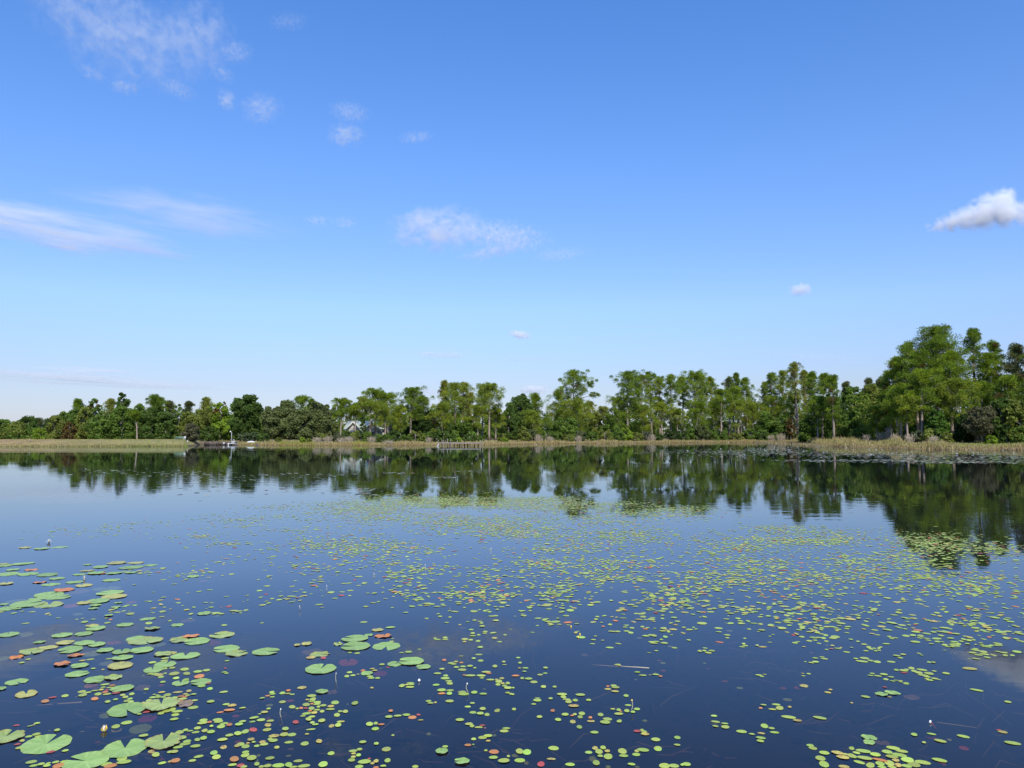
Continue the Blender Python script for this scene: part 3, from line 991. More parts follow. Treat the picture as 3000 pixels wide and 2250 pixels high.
# the wood behind the first rows reads as one mass
Cw, Dw, cw = [], [], []
wx = np.array([-900, 0, 100, 170, 230, 350, 440, 520, 600, 720, 840, 960, 1000, 1090, 1200, 1330, 1430, 1520, 1600, 1680, 1770, 1840, 2040, 2190, 2340, 2440, 2520, 2600, 2700, 2800, 3000, 3500], float)
wt = np.array([1235, 1238, 1236, 1216, 1192, 1180, 1182, 1196, 1182, 1184, 1190, 1196, 1210, 1196, 1186, 1180, 1190, 1182, 1194, 1176, 1216, 1172, 1165, 1165, 1140, 1150, 1150, 1140, 1110, 1110, 1100, 1100], float)
for k in range(3300):
    px = rng.uniform(-900, 3500)
    p = land(px, rng.uniform(26, 60) if px > 560 else rng.uniform(52, 80))
    if 970 < px < 1170:
        p = land(px, rng.uniform(38, 62))
    top = np.interp(px, wx, wt) + rng.uniform(0, 40)
    ztop = at_depth(px, top, p[1])[2]
    zz = p[2] + (ztop - p[2]) * (rng.uniform(0.02, 0.4) if k % 2 else rng.uniform(0.02, 1) ** 0.7) + 0.4
    rad = rng.uniform(0.8, 1.5)
    nlf = 90
    dirn = unit(rng.normal(size=(nlf, 3)))
    Cw.append(np.array([p[0], p[1], zz - rad * 0.7]) + dirn * rad * rng.uniform(0.3, 1.1, (nlf, 1)) ** 0.5)
    Dw.append(unit(np.cross(dirn, rng.normal(size=(nlf, 3)))))
    tint = np.array([MID, OLV, OK_, G3, DRK][int(rng.integers(5))])
    cw.append(tint[None] * rng.normal(1, 0.15, (nlf, 1)))
Cw, Dw, cw = np.concatenate(Cw), np.concatenate(Dw), np.clip(np.concatenate(cw), 0.01, 0.4)
V, q, c = leaf_quads(Cw, Dw, rng.uniform(0.35, 0.6, len(Cw)), rng.uniform(0.25, 0.42, len(Cw)), cw)
tag(mesh('background_woods', V, q, M['leaf'], cols=c), 'dense mixed wood filling in behind the shore trees', 'woods', kind='stuff')

# ---------------------------------------------------------------- floating leaves
S_ = 500.0 / 2212.0
# each tile of the photograph was 500 px wide; x y w [h] code, in tile pixels. g green, y yellowing, o orange, r red, p purple, d chewed, b brown
# a leading capital M marks a leaf that lies just under the surface
BIG = {
 (0, 1925): '600 1125 580 215 g N55;1620 1180 525 215 g N88;1110 1345 560 210 g N140;1640 680 450 160 g N-75;2090 610 450 190 d;2120 1090 460 180 d N80;70 1030 440 150 d N60;'
            '215 322 265 70 g;1000 218 280 75 g;1230 290 260 78 g;1470 262 220 68 d;1580 405 290 80 g;1560 108 300 88 y;1030 108 220 58 g;1410 80 230 55 Mg;2140 95 270 80 g;1990 165 240 70 g;'
            '340 478 250 85 y N92;810 85 210 70 o;1590 5 250 60 g;20 405 110 60 g;40 20 200 50 Mg;210 5 180 40 o;1370 760 170 70 Mg;1850 400 200 90 Mb;1820 930 270 150 Mg;1910 800 230 130 Mp;1180 370 180 60 Mo',
 (500, 1925): '130 335 215 80 g N90;390 320 260 80 g N185;190 605 210 100 b;1945 150 395 125 g N70;1960 443 165 58 g N200;2090 460 145 78 Mb N-90',
 (1000, 1925): '905 50 330 95 g N175;690 90 190 75 g;1063 125 200 65 g N190;330 210 160 52 g;510 215 180 65 Mp;90 70 250 80 Mr;1302 1215 166 82 g;1562 1345 205 82 g N180',
 (2500, 1925): '205 1040 200 60 g;205 1103 150 62 g;380 1115 195 54 Mb;510 462 195 50 g N-40;365 478 160 46 g;755 523 200 85 Mb',
 (0, 1600): '170 303 165 26 g;405 308 180 26 o;110 362 250 44 g;45 400 110 26 Mb;365 362 240 38 g;615 370 245 40 g;740 418 190 32 g;80 482 170 40 y;515 470 170 28 o;660 498 220 36 g;970 467 215 36 g;'
            '1445 440 215 38 g;1090 508 205 40 y;325 18 150 24 y;540 30 180 30 g;770 15 200 24 g;60 250 210 50 g;60 228 110 26 y;300 226 270 26 g;1300 268 190 38 g;1300 295 170 20 Mb;1510 215 230 36 y;'
            '1755 217 210 34 y;1950 248 170 28 g;1700 275 300 40 g;1870 300 150 24 Mr;1700 340 160 28 g;1480 347 200 34 g;1240 345 200 40 g;1300 358 140 24 o;1030 368 165 28 g;1130 318 180 26 y;1135 238 110 22 g;'
            '1380 550 340 52 Mg N90;1425 602 325 58 g;1480 650 300 54 y;635 628 340 66 g;755 662 300 56 g;490 682 220 36 g;1010 590 300 60 Mb;830 568 250 42 o;360 745 400 80 g N20;220 712 280 46 Mg;'
            '635 762 350 72 d N85;55 752 110 36 g;90 810 220 60 g;225 810 110 24 g;1090 732 180 50 y;1270 708 270 60 g;1240 762 140 30 g;920 775 200 50 Mr;1010 882 130 34 Mg;1500 788 120 30 g;'
            '1530 733 110 22 g;1705 730 130 26 Mr;1210 805 130 26 g;1410 893 110 28 g;1915 944 200 40 g;1620 1018 210 52 g;1195 1028 160 34 y;1240 1063 230 58 g;1085 1135 220 52 g;805 1152 240 48 g;'
            '1975 1063 200 46 d;300 1152 230 58 Mg;110 1145 240 60 g;510 1243 150 36 g;845 1248 220 60 y;1095 1253 240 60 g;1255 1272 205 56 g;1475 1255 180 76 Mp;1770 1200 250 62 g;1890 1228 430 88 d;'
            '2015 1278 250 62 Mg;910 1340 290 84 g N195;1835 1345 290 74 g;1575 1365 230 58 g;1365 1345 210 52 g;1195 1395 240 70 Mg;980 1415 210 46 o;2120 1395 240 60 d;620 1315 240 46 y;410 1365 300 70 d',
 (500, 1600): '430 872 165 40 g;600 900 115 38 Mg;225 967 185 46 Mb;85 1022 165 40 g;665 1152 320 72 d N150;340 1232 315 82 g N185;100 1215 230 66 d;530 1250 240 84 Mp;260 1165 230 36 o;720 1330 330 90 g N178;'
              '860 1390 290 76 d N20;1235 1365 345 90 g N-15;190 1420 360 80 g N85;1760 1262 140 60 y;1640 1278 90 36 y;1840 1370 290 80 Mb;1930 1405 270 60 d;30 1385 100 52 y;2170 1270 120 50 d;290 390 150 36 g;415 455 100 26 Mr',
 (1000, 1600): '175 1195 340 84 g N150;185 1295 375 100 g N170;585 1298 355 100 g N-100;355 1152 120 36 g;470 1085 160 44 y;540 1165 230 44 o',
}
SMALL = {
 (0, 1925): '280 72 70 22 g;365 28 70 24 g;1170 30 105 22 g;1065 45 85 22 y;1410 22 90 20 g;1207 148 60 22 g;1333 162 45 20 y;1975 70 100 28 g;2140 15 110 25 g;2130 45 100 25 g;1945 218 85 20 g;2010 222 100 30 g;'
   '2060 230 110 35 y;2140 210 50 22 g;2085 258 80 32 g;1855 240 45 18 Mg;2140 148 60 30 g;2110 322 75 30 g;2090 365 75 28 Mr;1895 415 65 32 g;2095 455 95 25 y;1875 468 40 18 Mg;1270 325 90 22 g;1360 355 115 22 g;'
   '1455 365 80 25 o;1335 392 65 24 g;1420 395 90 20 g;1310 422 65 28 y;1225 435 100 20 g;1380 430 55 24 r;1060 448 100 34 g;1130 460 100 26 g;1070 492 105 42 g;985 518 35 14 Mg;1270 480 90 40 g;1360 455 80 28 o;'
   '1385 480 105 28 g;1500 465 105 26 r;1228 540 90 48 o;842 503 88 36 g;585 572 95 48 o;680 522 105 22 r;1395 576 72 38 g;1497 548 66 28 g;1590 492 70 30 g;1707 478 70 38 g;1625 518 76 36 g;1685 540 70 26 g;'
   '1640 568 80 30 g;1697 580 76 40 g;1930 565 78 40 g;1975 523 85 30 g;2050 515 85 34 g;1998 485 48 18 g;2040 495 50 20 g;2110 518 70 28 g;2170 490 95 38 g;1858 592 52 36 y;2160 700 110 38 g;2085 728 85 38 g;'
   '1805 736 62 28 g;1895 712 95 26 r;210 885 80 20 r;385 893 70 18 g;480 857 80 26 g;435 880 40 14 y;740 945 74 38 g;640 955 40 14 Mg;1060 968 70 14 Mg;1640 850 140 46 g;1500 900 105 50 g;1510 945 125 60 My;'
   '372 1030 90 28 g;470 1000 100 34 g;500 1028 100 26 g;287 1083 65 34 y;225 1130 80 24 r;240 1178 80 34 g;655 1230 115 30 r;845 1212 85 32 g;1265 1105 70 28 Mr;1860 1015 120 38 g;1325 1220 80 30 g;405 1360 135 42 g;'
   '435 1408 100 32 g;530 1386 95 34 g;605 1405 90 40 g;625 1375 65 22 g;720 1362 90 32 g;815 1358 70 32 g;755 1410 135 60 o;1580 1318 125 55 g;1605 1360 180 50 g;1380 1390 140 44 g;1430 1410 160 50 o;1960 1228 85 50 y;'
   '2018 1265 95 60 g;2080 1328 90 24 Mr;2100 1375 105 34 g;2200 1230 75 34 g;2200 1355 60 26 y;1220 400 110 40 Mp',
 (500, 1925): '180 158 110 42 g;20 140 85 28 g;45 215 130 48 g;208 213 88 42 g;70 272 85 36 g;350 188 110 36 g;462 170 100 34 g;200 290 80 30 g;400 372 100 40 g;480 340 75 24 r;508 410 76 40 g;685 452 115 26 g;'
   '370 250 130 55 o;90 455 130 26 y;235 438 72 32 y;190 478 70 22 y;295 480 80 22 g;220 495 70 22 g;125 508 100 20 o;180 515 75 28 o;150 540 120 28 g;45 530 90 36 g;305 562 95 24 g;125 568 70 30 o;290 655 130 42 g;'
   '518 574 98 36 g;85 705 140 34 g;60 748 100 38 g;20 680 90 44 g;45 803 110 32 g;220 797 70 14 Mg;718 612 92 30 g;795 625 115 38 y;930 658 88 22 g;760 685 145 36 o;640 716 95 22 o;690 195 75 18 g;722 210 60 20 g;'
   '708 145 35 22 r;730 48 65 20 g;1185 530 75 22 g;1310 455 72 30 g;1320 478 85 28 g;1255 502 70 24 o;1315 517 70 20 g;1447 466 80 38 g;1525 432 66 30 o;1520 472 80 22 g;1575 484 70 20 g;1448 582 90 38 g;'
   '1545 568 110 34 Mr;1280 625 95 36 Mg;1268 668 62 28 g;1215 712 95 32 y;1150 738 50 18 g;1185 695 40 16 Mg;840 765 95 32 Mr;425 818 105 38 g;410 852 130 40 g;500 842 75 28 o;605 812 125 38 g;620 835 115 40 g;'
   '690 862 110 32 g;652 900 105 48 g;528 893 52 34 g;760 875 80 40 o;930 832 95 28 g;885 868 105 40 g;1080 785 125 32 g;1170 815 110 36 g;1058 838 85 24 g;1290 826 100 30 g;1265 797 55 30 Mr;1260 880 85 50 y;'
   '1070 942 95 56 r;1248 942 112 44 g;347 920 90 38 g;192 945 70 36 g;115 974 105 46 g;250 957 80 22 g;322 975 100 30 g;440 952 78 44 g;522 967 100 44 g;225 1005 60 24 Mr;760 1012 105 36 g;870 988 95 52 g;965 965 95 56 g;'
   '1487 928 88 50 g;1340 1020 140 42 y;1470 1002 110 52 g;1570 1006 115 44 g;1815 938 130 24 g;1765 997 60 24 y;1620 842 80 46 r;150 1043 105 46 g;345 1070 72 44 g;425 1048 88 46 g;212 1092 100 40 g;185 1125 138 40 g;'
   '320 1153 130 40 g;95 1168 125 36 g;670 1068 130 40 g;1040 1065 92 40 y;1000 1115 50 26 y;1075 1100 55 28 g;875 1103 90 40 Mr;905 1130 100 46 g;860 1150 80 40 y;970 1158 105 50 g;1115 1152 75 34 g;1190 1102 85 42 y;'
   '1210 1130 110 38 g;1288 1062 66 42 g;1330 1080 115 44 g;1375 1170 72 42 g;1530 1105 115 36 g;1737 1122 105 56 g;1923 1090 80 50 y;1555 1195 85 34 Mb;685 1168 85 52 y;2078 1248 92 48 g;45 1225 100 40 g;560 1240 95 56 g;'
   '592 1295 110 58 g;362 1290 125 36 g;280 1342 95 36 g;60 1340 120 56 o;965 1270 105 62 g;970 1230 95 32 g;1050 1305 125 66 g;1138 1277 56 44 Mg;1100 1345 80 48 Mg;1117 1385 70 46 g;825 1322 115 74 o;1285 1310 120 42 g;'
   '1650 1347 120 36 g;1525 1282 75 24 Mg;1975 1390 120 74 g;800 1396 110 36 g;905 1405 100 44 r;945 1422 95 36 g;1175 1420 75 36 g;1255 1408 105 42 g;1395 1405 165 50 g;1530 1395 95 62 g;1725 1412 165 44 g;1590 1425 110 26 g;'
   '1700 397 120 40 y;1825 502 120 36 g;1842 545 82 50 g;1770 552 55 24 y;1830 572 95 24 g;1900 586 100 30 g;1757 616 96 46 g;1830 605 45 32 o;1895 610 100 26 g;1978 626 85 32 g;1575 646 84 54 g;1640 667 48 26 g;1690 660 60 30 o;'
   '1750 662 50 36 r;1825 664 80 44 g;1915 643 55 34 g;2130 590 105 50 g;2075 637 90 34 y;2145 630 60 30 Mr;2068 675 120 28 g;1895 685 90 26 g;1962 703 66 38 g;1805 698 60 24 o;1760 732 125 32 g;1860 720 85 34 y;'
   '1712 764 78 22 g;1830 772 90 30 g;1787 803 78 52 g;1957 823 96 48 g;1835 848 68 38 g;1875 872 88 30 g;2155 750 84 48 g;2190 703 50 34 g;2085 893 75 52 y;2170 880 85 54 g;2190 838 80 30 g;1815 5 120 40 y;1980 10 80 35 r',
 (1000, 1925): '525 95 78 30 g;105 198 78 28 g;70 248 70 36 g;150 236 72 30 g;215 222 45 14 y;400 150 75 18 y;430 172 80 20 y;510 148 60 18 Mg;280 175 65 40 o;600 135 60 16 r;368 250 90 24 g;385 272 95 26 g;470 272 70 26 g;395 398 50 26 y;'
   '785 370 78 42 g;895 338 110 26 g;850 358 70 24 y;905 355 90 22 g;888 388 115 28 g;1332 38 58 36 o;1420 78 90 30 g;1455 90 80 24 g;1485 60 60 26 y;1555 72 60 24 o;1490 130 75 28 g;1575 122 85 26 g;1665 114 86 28 g;'
   '1730 140 46 28 g;1565 165 115 32 g;1303 153 76 28 g;1245 211 105 26 g;1352 240 70 34 g;1345 274 120 36 g;1390 310 95 26 g;1405 340 84 44 g;1228 361 96 30 g;1298 427 118 42 g;1408 432 105 28 g;1300 472 105 28 o;'
   '1400 470 76 46 g;1715 15 60 26 g;1805 47 80 34 g;1990 118 70 38 g;2105 60 55 26 y;2112 99 68 14 g;1875 192 125 28 g;1910 210 80 20 o;1670 238 145 28 g;1590 232 40 20 o;1810 240 120 30 g;1820 270 60 24 g;1930 293 110 26 g;'
   '2040 315 92 46 g;2030 355 70 38 g;2010 290 50 22 y;2080 275 70 26 y;2090 340 60 30 y;2157 338 64 38 g;2115 372 75 34 g;2160 398 105 36 g;1562 452 110 34 g;1585 478 145 40 g;1722 456 88 40 g;1838 475 105 28 g;'
   '1852 416 50 18 Mg;2155 462 70 26 g;2200 478 50 28 g;1130 570 80 30 g;1155 595 85 22 g;1218 588 42 28 y;1402 570 112 36 g;175 595 88 54 g;80 612 40 20 Mg;52 704 72 44 g;0 704 40 26 g;640 695 62 46 o;615 772 100 36 g;'
   '730 760 110 28 g;843 748 105 32 g;920 782 110 44 o;998 748 60 28 r;1027 816 80 18 y;20 835 50 24 y;365 867 94 52 g;445 858 64 42 g;517 872 95 26 o;440 930 104 40 g;668 1014 44 28 g;1132 998 62 42 Mg;277 1100 96 38 g;'
   '453 1120 68 38 g;235 1195 78 36 g;150 1217 112 36 g;158 1250 66 26 y;222 1270 70 42 g;155 1293 72 32 y;132 1335 95 44 g;298 1355 172 54 g;450 1347 68 50 y;402 1376 62 36 y;360 1315 50 20 r;598 1340 82 58 g;583 1195 120 60 g;'
   '542 1410 85 28 g;230 1420 110 44 g;448 1430 80 28 o;958 1420 86 40 g;1345 1160 80 36 g;1698 596 70 26 g;1638 644 86 26 g;1832 668 84 42 g;2020 693 76 48 g;1705 718 95 36 g;1800 728 95 38 g;1888 745 70 48 g;'
   '1535 812 112 42 g;1653 866 105 36 g;1693 893 66 44 g;1780 910 115 26 g;1825 884 80 20 r;1860 920 40 12 o;2110 960 120 38 g;2137 923 108 28 g;1830 1043 118 42 g;1900 1020 118 36 g;1983 1015 60 34 Mg;1715 1062 72 36 g;'
   '1903 1085 68 26 y;1640 1140 95 34 o;1710 1133 36 20 g;1725 1168 50 12 Mg;1872 1210 52 30 g;1977 1228 135 58 o;1970 1300 120 42 g;2105 1343 155 56 g;2165 1285 50 32 g',
 (1500, 1925): '80 8 65 22 g;103 73 56 30 g;97 142 45 18 y;172 141 92 24 g;160 184 62 18 g;434 137 68 28 g;363 228 78 26 g;428 209 68 18 g;45 241 105 26 o;133 273 56 34 g;215 279 100 32 g;283 323 98 34 g;407 383 76 40 g;'
   '552 384 60 30 g;15 398 40 26 g;10 482 45 30 g;327 532 82 16 g;327 559 112 38 g;280 609 72 26 g;500 535 60 30 g;647 480 135 34 g;667 516 76 42 g;707 548 110 26 g;733 577 88 46 g;820 560 76 36 g;885 488 130 36 g;'
   '993 556 74 30 g;798 630 140 40 y;527 693 66 44 o;25 675 60 36 g;355 773 80 38 g;688 742 96 38 g;780 757 56 22 o;815 740 54 30 g;905 732 86 50 g;883 776 72 42 g;597 810 86 42 g;788 838 78 50 y;873 906 74 48 g;'
   '1015 783 56 34 o;1022 830 105 30 y;1068 975 112 36 g;1148 746 78 46 g;1237 803 126 42 g;1207 843 142 44 g;1390 830 70 56 g;1305 673 70 20 g;1382 683 64 38 g;1410 705 40 20 o;1382 735 120 34 g;1488 695 72 46 g;'
   '1567 710 66 36 g;1618 673 88 34 g;1505 624 92 24 g;1478 500 72 38 g;1242 378 48 38 o;1315 368 90 26 g;1340 390 110 32 g;1242 415 95 28 y;1336 443 105 28 y;1367 97 90 20 g;1395 112 50 18 y;1625 194 80 20 g;'
   '1695 235 105 22 g;1787 231 40 12 y;1862 225 95 22 g;1855 205 40 12 Mg;1925 247 55 24 o;1955 78 80 28 Mg;1905 45 60 18 Mo;1958 176 80 26 Mr;1602 293 55 20 Mg;1720 825 70 34 Mg;1620 958 95 34 r;1685 945 60 30 g;'
   '1710 965 85 30 g;1725 995 110 38 y;1862 1068 122 46 g;2143 1043 86 44 g;2140 1137 90 28 g;1890 1188 104 64 g;1697 1203 160 46 g;1617 1217 66 40 y;1610 1263 108 42 g;1430 1220 116 72 g;1447 1279 122 38 g;1245 1290 116 84 g;'
   '1128 1225 100 74 g;1180 1173 78 46 g;1077 1180 78 48 y;1235 1217 76 40 y;993 1236 98 40 g;1143 1280 76 36 g;1045 1322 100 68 Mg;1092 1370 94 70 g;538 1182 140 54 g;98 1220 104 66 g;193 1233 112 70 g;40 1278 95 44 Mg;'
   '100 1340 144 52 g;185 1375 66 52 Mg;507 1320 122 30 y;375 1388 98 72 r;752 1392 130 42 g;1548 1388 106 34 g;1245 1425 70 40 Mg;1975 1410 140 66 g;2098 1410 138 50 g;2205 1395 50 44 g;1620 1425 70 30 Mg',
 (2000, 1925): '1718 12 80 22 g;1805 0 70 18 g;1835 22 98 20 g;1722 60 88 26 g;1665 72 80 20 g;1588 60 42 16 g;983 233 90 22 g;1027 250 60 18 g;1062 224 60 14 g;1555 211 48 12 y;1633 216 60 22 g;1563 244 60 16 g;285 80 50 34 Mg;'
   '327 152 55 16 Mr;545 313 90 24 Mr;740 401 90 32 Mg;1300 404 90 30 Mr;1490 400 105 34 Mr;1572 372 110 42 y;1880 458 90 26 y;1915 421 55 20 y;1357 553 116 40 Mg;1210 615 112 26 g;1257 660 96 54 g;1163 677 106 24 g;'
   '1387 645 52 32 y;1047 618 85 20 g;1010 660 55 26 o;2190 593 40 22 y;405 762 86 30 g;425 838 120 26 g;410 862 110 26 Mb;425 895 88 26 g;545 860 96 22 g;552 905 106 48 g;505 880 50 36 Mb;762 965 138 42 g;895 997 84 24 g;'
   '1020 988 100 26 y;1190 977 120 30 g;1060 893 96 56 g;1152 922 84 30 g;1012 1046 126 36 g;1007 1086 100 36 g;1373 778 185 40 g;1487 820 115 30 y;1777 786 172 36 g;50 1388 110 48 g;1652 1145 94 38 g;1688 1181 108 44 g;'
   '1835 1240 130 46 g;1785 1312 126 64 g;1833 1390 124 74 g;2003 1238 150 44 y;2100 1258 100 30 y;2075 1295 160 50 y;2190 1280 100 56 g;2190 1183 70 60 g;2090 1420 140 40 y',
 (2500, 1925): '130 1218 185 46 g;515 1178 168 46 g;437 1228 130 50 g;627 1220 152 38 g;285 1262 130 46 g;595 1270 185 44 g;500 1290 155 42 g;145 1307 192 46 g;345 1332 190 34 o;550 1335 90 40 y;700 1330 152 70 g;78 1363 145 38 g;'
   '345 1380 115 54 g;468 1375 120 70 g;580 1400 90 50 y;785 1390 146 76 g;900 1365 190 48 g;220 1402 110 66 g;690 1412 130 44 g;370 1425 110 34 g;500 1425 110 36 g;10 1290 70 60 g;40 1240 95 34 g;1117 1335 180 44 g;'
   '1140 1385 110 40 Mr;2065 1115 195 44 g;1425 1030 150 36 g;1013 996 116 26 g;1127 1085 150 40 g;1010 1045 140 40 Mp;915 1105 54 30 g;788 1003 78 42 g;1245 1073 62 30 Mg;1433 1183 118 50 Mr;1935 970 115 36 y;'
   '1885 945 60 22 r;1597 427 158 28 g;2003 580 86 28 g;158 513 115 30 g;470 517 58 16 y;405 388 60 20 r;143 14 118 30 g;110 55 155 28 g;222 46 85 26 g;310 62 92 34 g;490 61 110 26 g;610 10 70 20 g;980 66 55 22 g;'
   '1038 67 60 24 g;1585 20 110 18 g;557 167 66 28 g;650 173 110 28 g;690 162 66 24 g;752 144 78 34 g;785 180 72 34 g;848 202 96 34 g;887 165 130 28 g;980 212 118 36 g;905 235 130 26 g;955 255 90 22 g;990 298 95 24 g;'
   '1055 278 90 26 g;950 280 60 20 y;1110 293 60 10 g;1048 181 62 20 g;1202 210 94 32 g;655 202 90 18 r;245 213 66 26 g;220 238 75 18 g;317 245 104 22 g;395 222 102 30 g;487 257 80 20 g;420 288 72 30 g;507 310 75 16 g;'
   '550 300 60 14 g;612 308 64 20 g;610 322 60 14 g;685 342 76 34 g',
 (1000, 1600): '1280 910 60 24 g;1408 920 50 24 g;1365 990 65 18 g;1725 960 60 18 g;1795 975 70 14 g;1815 997 56 30 g;1825 1035 80 26 g;1683 1082 72 22 g;1703 1128 64 28 g;1703 1162 86 20 g;1780 1150 56 24 g;1865 1108 70 28 g;'
   '1855 1130 66 22 g;1215 1195 50 26 g;1245 1210 90 18 g;1345 1185 70 26 g;1345 1208 90 20 g;1600 1205 90 28 g;1675 1215 70 26 g;1595 1238 60 26 y;1772 1230 68 26 g;1800 1308 80 28 g;1780 1406 105 24 g;1985 1190 80 30 y;'
   '2050 1240 76 20 g;1010 1337 62 16 g;870 1370 100 30 g;780 1380 66 18 g;290 985 100 24 g;635 1052 130 24 g;205 1388 80 26 g;110 1380 60 20 g;660 1198 56 14 g;650 1235 70 24 g;1550 1425 72 14 g;1535 1018 46 18 y;'
   '1635 980 50 14 g;2000 902 70 22 g;2003 962 86 22 g;2020 820 52 24 g;1860 840 60 24 g;1920 852 62 20 g;1595 797 48 22 g;2075 788 88 18 g;500 1210 90 26 Mg;1575 1060 100 24 Mb;230 1225 60 24 o;115 575 90 22 g',
 (1500, 1600): '330 1030 45 20 g;590 1043 60 14 Mg;825 1120 55 30 y;1080 1165 50 18 g;1055 1212 70 20 g;1040 1265 80 16 g;1265 1315 110 24 g;1435 932 110 16 g;1370 1105 80 24 g;1310 1105 70 20 g;1270 1015 60 28 g;1180 1040 45 30 o;'
   '1480 1025 80 18 g;1465 1050 70 18 g;1555 1060 70 26 g;1485 1102 84 22 g;1540 1122 74 30 g;1690 1045 60 30 g;1755 1058 60 20 g;1735 1162 100 26 g;1820 1152 90 26 g;1650 1190 78 22 Mg;1850 1066 50 14 g;1970 1055 66 16 g;2030 1110 50 24 g;'
   '2065 1150 50 14 g;1935 1210 50 24 g;1862 1238 105 20 g;1840 1258 110 18 g;1972 1255 105 26 g;2055 1302 80 26 Mg;2105 1318 80 22 g;1775 1382 60 14 g;1870 1355 60 18 g;1820 1292 50 18 Mo;940 1410 90 40 Mb;1700 915 86 28 g;1805 948 106 28 g;'
   '1950 937 52 24 g;2100 925 90 22 g;2145 975 80 22 g;2120 1020 66 22 y;755 832 100 36 g;160 898 66 22 g;135 880 60 14 g;1105 914 60 24 g;700 902 90 22 g;235 838 50 26 g;475 835 64 24 Mg;480 815 80 18 g;255 773 70 22 y;345 766 46 22 g;440 752 50 22 g',
 (2000, 1600): '15 1053 60 24 g;140 1052 44 20 g;75 1075 54 16 g;465 1063 110 24 g;468 1110 86 18 g;608 1098 86 26 Mg;575 1152 90 22 g;578 1188 56 24 g;860 1075 60 22 g;1022 1086 106 26 g;1280 1062 90 34 y;1235 1046 60 14 g;1508 1085 80 18 g;'
   '805 1196 44 24 g;790 1265 50 26 g;810 1290 80 22 g;768 1305 80 18 g;966 1285 50 24 g;1130 1167 40 18 g;1170 1145 50 14 g;290 1322 74 14 g;222 1358 64 30 g;282 1355 60 26 g;378 1355 90 26 g;333 1382 90 26 g;1545 1175 76 28 g;'
   '1695 1185 110 28 g;1640 1228 80 26 g;1715 1220 66 20 g;1800 1138 74 20 g;1855 1155 64 34 g;1825 1192 66 28 g;1945 1192 100 28 g;1862 1232 60 28 g;1765 1260 64 16 g;1455 1253 80 24 g;1490 1238 70 14 g;1868 1285 60 20 Mg;1940 1287 56 20 y;'
   '2010 1325 90 22 g;1865 1340 54 18 g;1925 1328 60 14 o;2050 1315 40 28 y;2125 1373 90 22 g;1670 1383 56 26 Mb;1570 1303 50 14 y;2180 1207 60 20 g;1930 1045 90 22 g;2010 1078 90 22 g;2125 1070 66 16 g;250 1000 130 34 g;750 970 76 22 g;'
   '1010 1010 66 34 g;920 1000 110 18 g;760 1000 100 22 g;1235 990 90 22 g;1350 985 80 26 g;1410 997 50 14 g;270 855 70 18 o',
 (2500, 1600): '140 1272 80 22 g;200 1310 66 32 g;225 1332 70 26 g;270 1325 56 22 g;330 1325 50 26 g;335 1350 54 22 g;290 1357 50 24 g;645 1402 76 22 g;560 1418 100 22 g;850 1390 60 18 g;885 1412 44 16 g;1083 865 80 26 g;1030 970 120 30 y;'
   '810 1110 116 26 g;870 1162 86 34 g;1040 1112 80 28 g;1208 1113 100 22 g;680 1163 94 28 g;770 1155 80 26 g;940 1195 116 20 g;970 1220 80 18 g;1090 1237 74 26 g;1150 1240 56 16 g;1310 1238 106 20 g;1300 1260 80 20 g;1360 1268 74 28 g;'
   '1185 1280 76 30 g;1280 1302 60 24 g;1220 1302 70 16 g;1500 1220 74 26 g;1560 1215 50 24 g;1650 1252 60 16 g;1740 1295 80 26 g;1785 1287 60 24 g;1905 1285 64 16 g;2020 1190 60 22 o;1890 1115 100 26 g;2070 1133 50 14 g;2120 1368 110 30 g;'
   '1970 1415 66 36 g;2060 1415 60 26 g;1870 1365 76 18 g;1690 1370 90 34 g;1620 1410 110 28 g;1580 1330 80 18 g;1700 1400 110 22 g;465 1172 60 26 g;540 1188 84 16 g;310 1150 80 18 g;240 1133 80 16 y;590 862 90 26 g;525 892 100 18 g;765 893 94 20 g;'
   '780 935 96 24 g;700 937 90 16 g;695 978 66 16 g;720 1021 54 18 g;800 1020 50 16 r;670 1073 64 18 g;365 1042 110 24 y',
}
PCOL = {'g': (0.36, 0.45, 0.065), 'y': (0.48, 0.41, 0.07), 'o': (0.55, 0.21, 0.045), 'r': (0.40, 0.075, 0.05), 'p': (0.26, 0.03, 0.11), 'd': (0.235, 0.315, 0.065), 'b': (0.22, 0.16, 0.09)}
BIGCOL = {**PCOL, 'g': (0.25, 0.395, 0.085), 'd': (0.29, 0.375, 0.085), 'y': (0.38, 0.38, 0.075)}


def read_pads(src):
    out = []
    for (ox, oy), txt in src.items():
        for it in txt.split(';'):
            f = it.split()
            if len(f) < 5:
                continue
            sub = f[4][0] == 'M'
            notch = float(f[5][1:]) if len(f) > 5 else None
            out.append(dict(px=ox + float(f[0]) * S_, py=oy + float(f[1]) * S_, w=float(f[2]) * S_, h=float(f[3]) * S_, c=f[4][-1], sub=sub, notch=notch))
    return out


def size_of(p, z, lo, hi):
    """width across the line of sight, length along it, from how the leaf shows"""
    P = on_water(p['px'], p['py'], z)
    d = P[1] * _c + (P[2] - EYE) * _s
    # the camera's own softness widens a small leaf by about a pixel
    soft = 1.1 if p['w'] < 50 else 0.0
    Wd = (p['w'] - soft) * d / F
    L = np.linalg.norm(P - np.array([0, 0, EYE]))
    Ln = ((p['h'] - soft * 1.1) * d / F) / ((EYE - z) / L)
    return P, Wd, float(np.clip(Ln, lo * Wd, hi * Wd))


